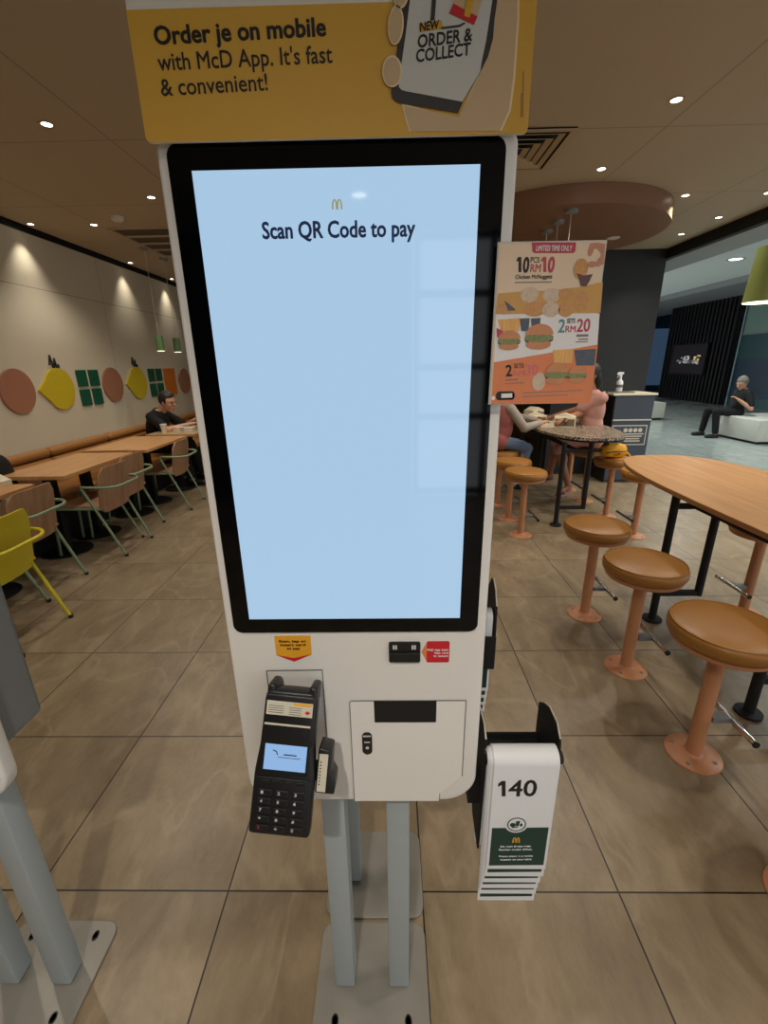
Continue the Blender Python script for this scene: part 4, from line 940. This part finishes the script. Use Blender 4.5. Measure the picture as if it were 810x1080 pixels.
# the rear kiosk's holder is seen from its back: wings, a back panel towards us and the cards below it
t = thing('number_card_holder', 'black number card holder on the rear kiosk, narrow behind the white kiosk edge', 'card holder', (.2, .97, .8), 0, 'number card holders')
wing = [(.935, .815), (.935, .92), (.938, .985), (.96, 1.02), (.985, 1.035), (1.0, 1.03), (1.04, .98), (1.04, .83)]
for x in (.13, .2495):
    wg = MB().prism(wing, 'x', x, x + .004).build('side_wing', M['blackm'], t, world=True)
    MB().tube([(x + .002, a, b + .0005) for a, b in wing[2:6]], .0016, 5).build('edge_strip', M['label'], wg, world=True)
MB().box(.13, .2535, .929, .933, .812, .905).build('back_panel', M['blackm'], t, world=True)
MB().tube([(.13, .962, .945), (.2535, .962, .945)], .0115, 12).build('rest_bar', M['blackm'], t, world=True)
MB().box(.10, .131, .96, 1.0, .85, .91).build('mount', M['blackm'], t, world=True)
for i, lab in enumerate(['number card in the rear holder whose green panel shows beside the kiosk edge', 'second number card in the rear holder, narrow strip below the green panel', 'third number card in the rear holder, strip below two others', 'lowest number card strip in the rear holder behind the kiosk edge']):
    zb = .735 - .024 * i; dx = -.0015 * i; r = .0205 - .0018 * i; yf = .962 - r
    c = number_card(.136 + dx, .2455 + dx, yf, .962, .945, r, zb, .70, 1.02 - .003 * i, lab, 'folded table number cards in the rear holder')
    art('green_band', [(.141 + dx, zb + .010), (.2405 + dx, zb + .010), (.2405 + dx, zb + .09), (.141 + dx, zb + .09)], yf, M['green'], c)

# ================================================================== waste station with spray bottle
t = thing('waste_bin_station', 'dark slate waste bin cabinet with white ledge in front of the black column', 'waste bin', (3.07, 5.98, 0))
x0, x1, yb0, yb1 = 2.82, 3.32, 5.75, 6.22
MB().box(x0, x1, yb0, yb1, 0.0, 1.12, bev=.004).build('cabinet', M['bindark'], t, world=True)
MB().box(x0 + .01, x1 - .005, yb0 - .012, yb0 - .0005, .04, .81).build('lower_door', M['binblue'], t, world=True)
MB().box(x0 + .01, x1 - .005, yb0 - .012, yb0 - .0005, .83, 1.115).build('upper_flap', M['binblue'], t, world=True)
MB().box(x0 + .01, x1 - .005, yb0 - .02, yb0 - .0005, .812, .828).build('white_strip', M['trim'], t, world=True)
MB().box(x0 - .03, x1 + .02, yb0 - .03, yb1, 1.122, 1.148, bev=.004).build('ledge', M['cream'], t, world=True)
ps = MB().box(x0 + .015, x1 - .04, yb0 - .016, yb0 - .0125, .50, .755).build('notice', M['label'], t, world=True)
MB().box(x0 + .027, x1 - .052, yb0 - .018, yb0 - .0161, .513, .742).build('notice_face', M['binblue'], ps, world=True)
mb = MB()
for k in range(4): mb.prism(ring(3.01 + .062 * k, .69, .027, .027, 20), 'y', yb0 - .0195, yb0 - .0181)
for k, (a, b) in enumerate(((2.985, 3.245), (2.995, 3.225), (3.02, 3.2), (3.01, 3.21))): mb.box(a, b, yb0 - .0195, yb0 - .0181, .635 - .03 * k, .65 - .03 * k)
mb.build('notice_print', M['label'], ps, world=True)
MB().prism(ring(2.915, .65, .045, .05, 20), 'y', yb0 - .0195, yb0 - .0181).build('notice_emblem', M['seam'], ps, world=True)
o = MB().box(2.82, 3.1, 5.82, 6.02, 1.1485, 1.163, bev=.004).build('service_tray', M['seam']); tag(o, 'flat grey tray lying on the bin ledge under the spray bottle', 'tray')
t = thing('spray_bottle', 'white trigger spray bottle on the tray above the waste bin', 'bottle', (2.93, 5.9, 1.1635))
MB().lathe([(0, 0), (.038, 0), (.04, .006), (.04, .1), (.036, .125), (.018, .145), (.014, .16), (0, .16)], 28).build('bottle_body', M['white'], t, smooth=True)
MB().lathe([(.0405, .05), (.0405, .085), (.039, .085), (.039, .05)], 28).build('bottle_label', M['seam'], t, smooth=True)
MB().lathe([(.016, .158), (.016, .18), (0, .18)], 20).prism([(-.05, .205), (-.05, .225), (-.03, .238), (.03, .236), (.034, .215), (.014, .205), (.012, .18), (-.012, .18), (-.014, .2)], 'y', -.012, .012, bev=.003).build('spray_head', M['white'], t)
MB().tube(smooth_path([(-.02, 0, .205), (-.032, 0, .185), (-.042, 0, .165)], .01), .005, 8).build('trigger', M['white'], t, smooth=True)

# ================================================================== mall: benches, tv
def slab_bench(x0, x1, y0, y1, h, label, group='white benches in the mall'):
    t = thing('white_bench', label, 'bench', ((x0 + x1) / 2, (y0 + y1) / 2, 0), 0, group)
    MB().box(x0 + .05, x1 - .05, y0 + .05, y1 - .05, 0, .045).build('plinth', M['blackm'], t, world=True)
    MB().box(x0, x1, y0, y1, .045, h, bev=.02, seg=3).build('bench_block', M['bedrock'], t, smooth=40, world=True)
slab_bench(6.84, 8.9, 8.35, 9.55, .45, 'large white block bench in the mall with a man sitting on its end')
slab_bench(6.0, 7.38, 12.2, 13.2, .45, 'white block bench in the mall, far one beside the waste bin')
t = thing('wall_television', 'dark television with white and yellow picture on the black slatted wall', 'television', (11.49, 18.1, 1.53))
MB().box(11.42, 11.49, 17.05, 19.1, .98, 2.1, bev=.01).build('tv_frame', M['blackm'], t, world=True)
s_ = MB().box(11.415, 11.4195, 17.1, 19.05, 1.03, 2.05).build('tv_screen', M['tvscr'], t, world=True)
rt = random.Random(5)
def blobs(n, y0, y1, z0, z1, m, name):
    mb = MB()
    for _ in range(n):
        cy, cz, r = rt.uniform(y0, y1), rt.uniform(z0, z1), rt.uniform(.025, .075)
        mb.prism([(cy + r * rt.uniform(.6, 1.6) * math.cos(a), cz + r * rt.uniform(.4, .9) * math.sin(a)) for a in [2 * PI * q / 7 for q in range(7)]], 'x', 11.411, 11.4148)
    mb.build(name, M[m], s_, world=True)
blobs(34, 17.35, 18.75, 1.42, 1.5, 'tvmid', 'tv_picture'); blobs(9, 18.0, 18.45, 1.46, 1.68, 'tvlit', 'tv_picture'); blobs(8, 17.3, 17.7, 1.48, 1.66, 'tvwarm', 'tv_picture'); blobs(12, 17.4, 18.7, 1.4, 1.5, 'tvlit', 'tv_picture')

# ================================================================== people
def ik(a, c, l1, l2, pole):
    a, c, pole = Vector(a), Vector(c), Vector(pole); d = c - a; L = min(d.length, (l1 + l2) * .995); u = d.normalized()
    x = (l1 * l1 - l2 * l2 + L * L) / (2 * L); h = math.sqrt(max(0, l1 * l1 - x * x))
    p = (pole - u * pole.dot(u)).normalized()
    return a + u * x + p * h
def fuse(mb, voxel, name, m, parent, smooth_it=6, clip=None):
    """voxel-union of the collected limbs into one continuous surface"""
    me = bpy.data.meshes.new('t'); mb.bm.to_mesh(me); mb.bm.free()
    o = bpy.data.objects.new('t', me); C.objects.link(o)
    r = o.modifiers.new('r', 'REMESH'); r.mode = 'VOXEL'; r.voxel_size = voxel
    s = o.modifiers.new('s', 'SMOOTH'); s.iterations = smooth_it; s.factor = .5
    dg = bpy.context.evaluated_depsgraph_get(); me2 = bpy.data.meshes.new_from_object(o.evaluated_get(dg))
    C.objects.unlink(o); bpy.data.objects.remove(o); bpy.data.meshes.remove(me)
    if clip:
        b = bmesh.new(); b.from_mesh(me2)
        for co, no in clip:
            bmesh.ops.bisect_plane(b, geom=b.verts[:] + b.edges[:] + b.faces[:], plane_co=co, plane_no=no, clear_outer=True)
        b.to_mesh(me2); b.free()
    off = parent.location
    for v in me2.vertices: v.co -= off
    me2.name = name; me2.materials.clear(); me2.materials.append(m)
    for f in me2.polygons: f.use_smooth = True
    q = link(bpy.data.objects.new(name, me2)); q.parent = parent
    return q
def frame_of(fwd, up):
    f = Vector(fwd).normalized(); u = Vector(up); u = (u - f * u.dot(f)).normalized(); l = u.cross(f)
    return Matrix((f, l, u)).transposed()         # columns: forward, left, up
def person(label, base, P, Nk, Hd, F, look, hands, ankles, top, legs, hair, skin, s=1.0, vox=.008, sleeve=.62, leg_to=.92, shoe=None, long_hair=False, hand_dir=None, toe=None, glasses=False, cap=False, vest=None, elbow_pole=None):
    t = thing('person', label, 'person', base)
    P, Nk, Hd, F = Vector(P), Vector(Nk), Vector(Hd), Vector(F).normalized()
    Lf = Vector((0, 0, 1)).cross(F)
    spine = (Nk - P); su = spine.normalized(); fw = (F - su * F.dot(su)).normalized()
    chest = P + spine * .66 + fw * .01; belly = P + spine * .32 + fw * .02
    mb = MB(); sh = MB(); tr = MB(); vs = MB()
    FR = frame_of(fw, su)
    for c, r in ((chest, (.105, .16, .2)), (belly, (.1, .14, .17)), (P, (.115, .155, .12))):
        mb.ell(c, [a * s for a in r], FR); sh.ell(c, [a * s * 1.07 + .006 for a in r], FR); vs.ell(c, [a * s * 1.12 + .012 for a in r], FR)
    tr.ell(P, [a * s * 1.05 + .005 for a in (.118, .158, .125)], FR)
    mb.capsule(Nk - su * .04, Hd - Vector((0, 0, .03)) * s, .055 * s, .05 * s)
    # head with face
    HF = frame_of(look, (0, 0, 1)); f, l, u = HF.col[0], HF.col[1], HF.col[2]
    def hp(a, b, c): return Hd + (f * a + l * b + u * c) * s
    mb.ell(Hd + u * .012 * s, (.098 * s, .076 * s, .105 * s), HF); mb.ell(hp(.028, 0, -.062), (.062 * s, .056 * s, .058 * s), HF)
    mb.capsule(hp(.09, 0, .012), hp(.112, 0, -.022), .009 * s, .015 * s)                                   # nose
    for b in (-1, 1):
        mb.ell(hp(-.005, b * .076, -.008), (.018 * s, .009 * s, .03 * s), HF); mb.ell(hp(.082, b * .03, .022), (.014 * s, .024 * s, .009 * s), HF)
        mb.ell(hp(.06, b * .042, -.03), (.028 * s, .024 * s, .026 * s), HF)
    mb.ell(hp(.09, 0, -.058), (.011 * s, .024 * s, .007 * s), HF); mb.ell(hp(.074, 0, -.095), (.02 * s, .022 * s, .018 * s), HF)
    arms = []
    for k, b in enumerate((1, -1)):                                                                          # left, right
        S = Nk - su * .055 * s + Lf * b * .165 * s; Hn = Vector(hands[k])
        pole = Vector(elbow_pole[k]) if elbow_pole else (-F * .4 + Lf * b * .6 - Vector((0, 0, .8)))
        Eb = ik(S, Hn, .29 * s, .26 * s, pole); d = (Hn - S)
        if d.length > .545 * s: Hn = S + d.normalized() * .545 * s
        mb.capsule(S, Eb, .052 * s, .042 * s); mb.capsule(Eb, Hn, .042 * s, .028 * s); mb.capsule(chest + su * .1 * s, S, .09 * s, .055 * s)
        q = S + (Eb - S) * min(1, sleeve / .5 if sleeve < .5 else 1)
        sh.capsule(chest + su * .1 * s, S, .096 * s + .004, .062 * s); vs.capsule(chest + su * .1 * s, S, .1 * s + .01, .06 * s)
        if sleeve <= .62: sh.capsule(S, S + (Eb - S) * .78, .062 * s, .06 * s)
        else:
            sh.capsule(S, Eb, .064 * s, .056 * s); sh.capsule(Eb, Eb + (Hn - Eb) * .92, .055 * s, .042 * s)
        # hand: palm, four unequal curled fingers and a thumb off its side
        hd = Vector(hand_dir[k]).normalized() if hand_dir else (Hn - Eb).normalized()
        up_ = Vector((0, 0, 1)); side = hd.cross(up_)
        if side.length < .2: side = hd.cross(F)
        side.normalize(); nrm = side.cross(hd).normalized(); inn = side * (-1 if side.dot(Lf * b) > 0 else 1)  # towards the thumb
        HM = Matrix((hd, side, nrm)).transposed()
        mb.ell(Hn + hd * .045 * s, (.05 * s, .04 * s, .017 * s), HM)
        for j, ln in enumerate((.07, .08, .075, .058)):
            r0 = Hn + hd * .08 * s + inn * (.03 - .02 * j) * s; r1 = r0 + (hd * .9 - nrm * .35 + inn * (.1 - .07 * j)) * ln * .55 * s; r2 = r1 + (hd * .55 - nrm * .8) * ln * .45 * s
            mb.capsule(r0, r1, .0095 * s, .0085 * s, 8); mb.capsule(r1, r2, .0085 * s, .007 * s, 8)
        r0 = Hn + hd * .025 * s + inn * .032 * s; r1 = r0 + (hd * .6 + inn * .75 - nrm * .2) * .04 * s; r2 = r1 + (hd * .9 + inn * .1 - nrm * .4) * .03 * s
        mb.capsule(r0, r1, .013 * s, .0105 * s, 8); mb.capsule(r1, r2, .0105 * s, .0085 * s, 8)
        arms.append((S, Eb, Hn))
    feet = []
    for k, b in enumerate((1, -1)):
        Hp = P + Lf * b * .09 * s - Vector((0, 0, .01)); A = Vector(ankles[k])
        Kn = ik(Hp, A, .43 * s, .42 * s, F + Vector((0, 0, .9)))
        mb.capsule(Hp, Kn, .078 * s, .055 * s); mb.capsule(Kn, A, .054 * s, .036 * s); mb.ell(Kn + (A - Kn) * .3 - F * .018, (.05 * s, .05 * s, .09 * s))
        tr.capsule(Hp, Kn, .086 * s, .066 * s)
        if leg_to > .5: tr.capsule(Kn, Kn + (A - Kn) * leg_to, .066 * s, .056 * s)
        td = Vector(toe[k]).normalized() if toe else F
        mb.capsule(A - Vector((0, 0, .035)) * s - td * .02, A - Vector((0, 0, .05)) * s + td * .15 * s, .036 * s, .026 * s)
        feet.append((A, td))
    body = fuse(mb, vox, 'body', M[skin], t)
    shirt = fuse(sh, max(vox, .009), 'shirt', M[top], t, 4, clip=[(Nk + su * .03 * s, su), (P - su * .07, -su)])
    if vest: fuse(vs, .01, 'vest', M[vest], t, 4, clip=[(Nk - su * .02, su), (P - su * .09, -su)])
    fuse(tr, .01, 'trousers', M[legs], t, 4)
    for A, td in feet:
        z0 = A.z - .088 * s
        if shoe:
            q = MB(); side = Vector((0, 0, 1)).cross(td)
            q.capsule(A - Vector((0, 0, .045)) * s - td * .03, A - Vector((0, 0, .05)) * s + td * .15 * s, .046 * s, .036 * s)
            fuse(q, .008, 'shoe', M[shoe], t, 4, clip=[(Vector((0, 0, z0)), Vector((0, 0, -1))), (A + Vector((0, 0, .0)), Vector((0, 0, 1)))])
    for b in (-1, 1):
        MB().ell(hp(.083, b * .031, .004), (.009 * s, .012 * s, .007 * s), HF, 12, 8).build('eye', M['ink'], t, smooth='all', world=True)
    MB().ell(hp(.098, 0, -.058), (.005 * s, .022 * s, .005 * s), HF, 12, 8).build('mouth', M['vest'], t, smooth='all', world=True)
    hm = MB(); hm.ell(hp(-.014, 0, .028), (.103 * s, .087 * s, .106 * s), HF, 28, 20)
    if long_hair:
        hm.ell(hp(-.055, 0, -.06), (.06 * s, .085 * s, .13 * s), HF); hm.capsule(hp(-.07, 0, -.1), hp(-.085, 0, -.26), .06 * s, .035 * s)
    b_ = hm.bm
    for v in b_.verts:                       # pull the hairline back from the face
        d = v.co - Hd; a, c = d.dot(f), d.dot(u)
        if a > .03 * s and c < .055 * s: v.co -= f * (a - .03 * s) * 1.0
        if not long_hair and c < -.04 * s: v.co += u * (-.04 * s - c) * .8
        v.co += (f * math.sin(v.co.z * 190) + u * math.sin(v.co.y * 230 + v.co.x * 170)) * .0012
    hm.build('cap' if cap else 'hair', M[hair], t, smooth='all', world=True)
    if glasses:
        g = MB()
        for b in (-1, 1):
            pts = [hp(.098, b * .032 + .02 * math.cos(a), .004 + .016 * math.sin(a)) for a in [2 * PI * k / 14 for k in range(14)]]
            g.tube(pts, .0018, 5, closed=True); g.tube([hp(.096, b * .053, .008), hp(.0, b * .08, .004)], .0018, 5)
        g.tube([hp(.1, -.012, .006), hp(.1, .012, .006)], .0018, 5)
        g.build('glasses', M['ink'], t, world=True)
    return t, feet
# man eating at the far table on the left, on the bench, facing the room
person('man in black T-shirt with glasses leaning over his food at the far left table', (-3.2, 6.02, 0), (-3.27, 6.02, .53), (-3.1, 6.0, .985), (-2.955, 5.98, 1.115), (1, -.05, 0), (1, -.2, -.22),
       [(-2.66, 6.1, .86), (-2.68, 5.9, .82)], [(-2.72, 6.2, .1), (-2.72, 5.84, .1)], 'tee', 'tee', 'hair', 'skin', s=1.06, sleeve=.6, shoe='black', glasses=True, elbow_pole=[(0, .6, -.8), (.1, -.8, -.6)])
# person in a rose vest at the speckled table, seen from behind
tp, ft = person('dark-haired person in rose vest and grey sleeves sitting with back turned beside the kiosk', (1.2, 4.86, 0), (1.17, 4.86, .735), (1.235, 4.86, 1.12), (1.29, 4.87, 1.27), (1, .25, 0), (1, .3, -.35),
       [(1.62, 5.03, .93), (1.6, 4.78, .925)], [(1.43, 5.0, .30), (1.41, 4.87, .30)], 'greycloth', 'denim', 'hair', 'skin', s=.84, sleeve=.9, leg_to=.95, shoe='white', long_hair=False, vest='vest', elbow_pole=[(-.2, .6, -.8), (-.3, -.5, -.9)])
# woman in pink on the far side of the speckled table
tp, ft = person('woman in pink top sitting at the speckled table behind the poster, legs bare, pink sandals', (2.2, 4.97, 0), (2.25, 4.97, .735), (2.2, 4.97, 1.22), (2.14, 4.96, 1.40), (-1, -.15, 0), (-1, -.2, -.25),
       [(1.8, 5.12, .93), (1.86, 4.8, .965)], [(1.87, 5.1, .30), (2.0, 4.86, .22)], 'pinkcloth', 'pinkcloth', 'hair', 'skind', s=.97, sleeve=.6, leg_to=.3, long_hair=True, toe=[(-1, -.3, -.12), (-1, -.5, -.25)], elbow_pole=[(.2, .4, -.9), (.25, -.6, -.8)])
for A, td in ft:
    tdir = td; side = Vector((0, 0, 1)).cross(td).normalized()
    q = MB(); a = A - Vector((0, 0, .098)) - td * .05; b = A - Vector((0, 0, .098)) + td * .17
    sb = MB(); sb.prism(rrect(-.12, .13, -.042, .042, .04), 'z', -.012, .0); bb = sb.bm
    mt = frame_of(td, (0, 0, 1)).to_4x4(); mt.translation = A - Vector((0, 0, .078)) + td * .06
    q._add(bb, mt)
    q.tube(smooth_path([A - Vector((0, 0, .078)) + td * .07 + side * .042, A + Vector((0, 0, -.005)) + td * .08, A - Vector((0, 0, .078)) + td * .07 - side * .042], .04), .012, 8)
    q.build('sandal', M['pinkcloth'], tp, smooth=40, world=True)
# man on the mall bench
person('man in black with grey cap sitting hunched on the white mall bench', (7.0, 9.3, 0), (7.05, 9.3, .505), (7.12, 9.28, .93), (7.04, 9.27, 1.075), (-1, .05, 0), (-1, -.25, -.5),
       [(6.93, 9.12, .76), (7.22, 9.55, .47)], [(6.64, 9.16, .09), (6.6, 9.52, .09)], 'tee', 'tee', 'greyhair', 'skin', s=1.06, vox=.01, sleeve=.6, shoe='black', cap=True, elbow_pole=[(.3, -.5, -.7), (.5, .4, 0)])

# food in front of the man, and a backpack on the bench
for x, y, rz, lab in ((-2.6, 5.72, .1, 'small white food box on the far left table beside the kiosk edge'), (-2.76, 5.76, -.2, 'small white food box at the seated man\'s elbow')):
    t = thing('food_box', lab, 'food box', (x, y, .752), rz, 'food boxes before the seated man')
    MB().prism([(-.05, 0), (.05, 0), (.06, .05), (-.06, .05)], 'y', -.045, .045).build('box_body', M['cream'], t)
    MB().box(-.062, .062, -.05, .05, .0505, .056).build('lid', M['white'], t)
t = thing('paper_cup', 'pale paper cup standing in front of the seated man', 'cup', (-2.9, 5.66, .752))
MB().lathe([(0, 0), (.028, 0), (.038, .1), (.036, .1), (.027, .004), (0, .004)], 24).build('cup_body', M['cream'], t, smooth=True)
MB().lathe([(.0, .1), (.04, .1), (.04, .108), (0, .11)], 24).build('lid', M['white'], t, smooth=True)
t = thing('backpack', 'black backpack on the bench at the left picture edge', 'backpack', (-3.16, 3.37, .45))
b = bmesh.new(); bmesh.ops.create_uvsphere(b, u_segments=24, v_segments=16, radius=1)
for v in b.verts:
    x, y, z = v.co
    v.co = (.1 * math.copysign(abs(x) ** .6, x), .16 * math.copysign(abs(y) ** .7, y), .235 + .235 * math.copysign(abs(z) ** .7, z))
mb = MB(); mb._add(b); mb.build('pack', M['tee'], t, smooth='all')
MB().box(.06, .125, -.11, .11, .04, .2, bev=.03, seg=3).build('front_pocket', M['tee'], t, smooth=True)
MB().tube(smooth_path([(0, -.05, .46), (0, -.03, .51), (0, .03, .51), (0, .05, .46)], .03), .008, 8).build('grab_handle', M['tee'], t, smooth=True)
t = thing('paper_bag', 'cream paper bag on the bench in front of the black backpack', 'bag', (-2.98, 3.2, .45))
MB().prism([(-.07, 0), (.07, 0), (.075, .3), (.0, .34), (-.07, .31)], 'y', -.05, .05, bev=.004).build('bag_body', M['cream'], t)

# ================================================================== daylight from the open mall, camera
w = bpy.data.worlds.new('mall_daylight'); bpy.context.scene.world = w; w.use_nodes = True
bg = w.node_tree.nodes['Background']; bg.inputs[0].default_value = (.94, .97, 1, 1); bg.inputs[1].default_value = 1.25
cam = bpy.data.cameras.new('camera'); co = link(bpy.data.objects.new('camera', cam))
cam.sensor_width = 36; cam.sensor_fit = 'AUTO'; cam.lens = 465.7067 / 1080 * 36; cam.clip_start = .05; cam.clip_end = 100
pi_, ya, ro = .3233136, -.0175084, .0159537
f = Vector((math.sin(ya) * math.cos(pi_), math.cos(ya) * math.cos(pi_), -math.sin(pi_))); r = Vector((math.cos(ya), -math.sin(ya), 0)); d = f.cross(r)
r2 = r * math.cos(ro) + d * math.sin(ro); d2 = -r * math.sin(ro) + d * math.cos(ro)
mw = Matrix((r2, -d2, -f)).transposed().to_4x4(); mw.translation = (0, 0, 1.5422817); co.matrix_world = mw
sc = bpy.context.scene; sc.camera = co
sc.view_settings.view_transform = 'Standard'; sc.view_settings.look = 'None'; sc.view_settings.gamma = 1; sc.view_settings.use_curve_mapping = False
sc.view_settings.exposure = 0.0
sc.cycles.use_denoising = True; sc.cycles.max_bounces = 8; sc.cycles.sample_clamp_indirect = 4
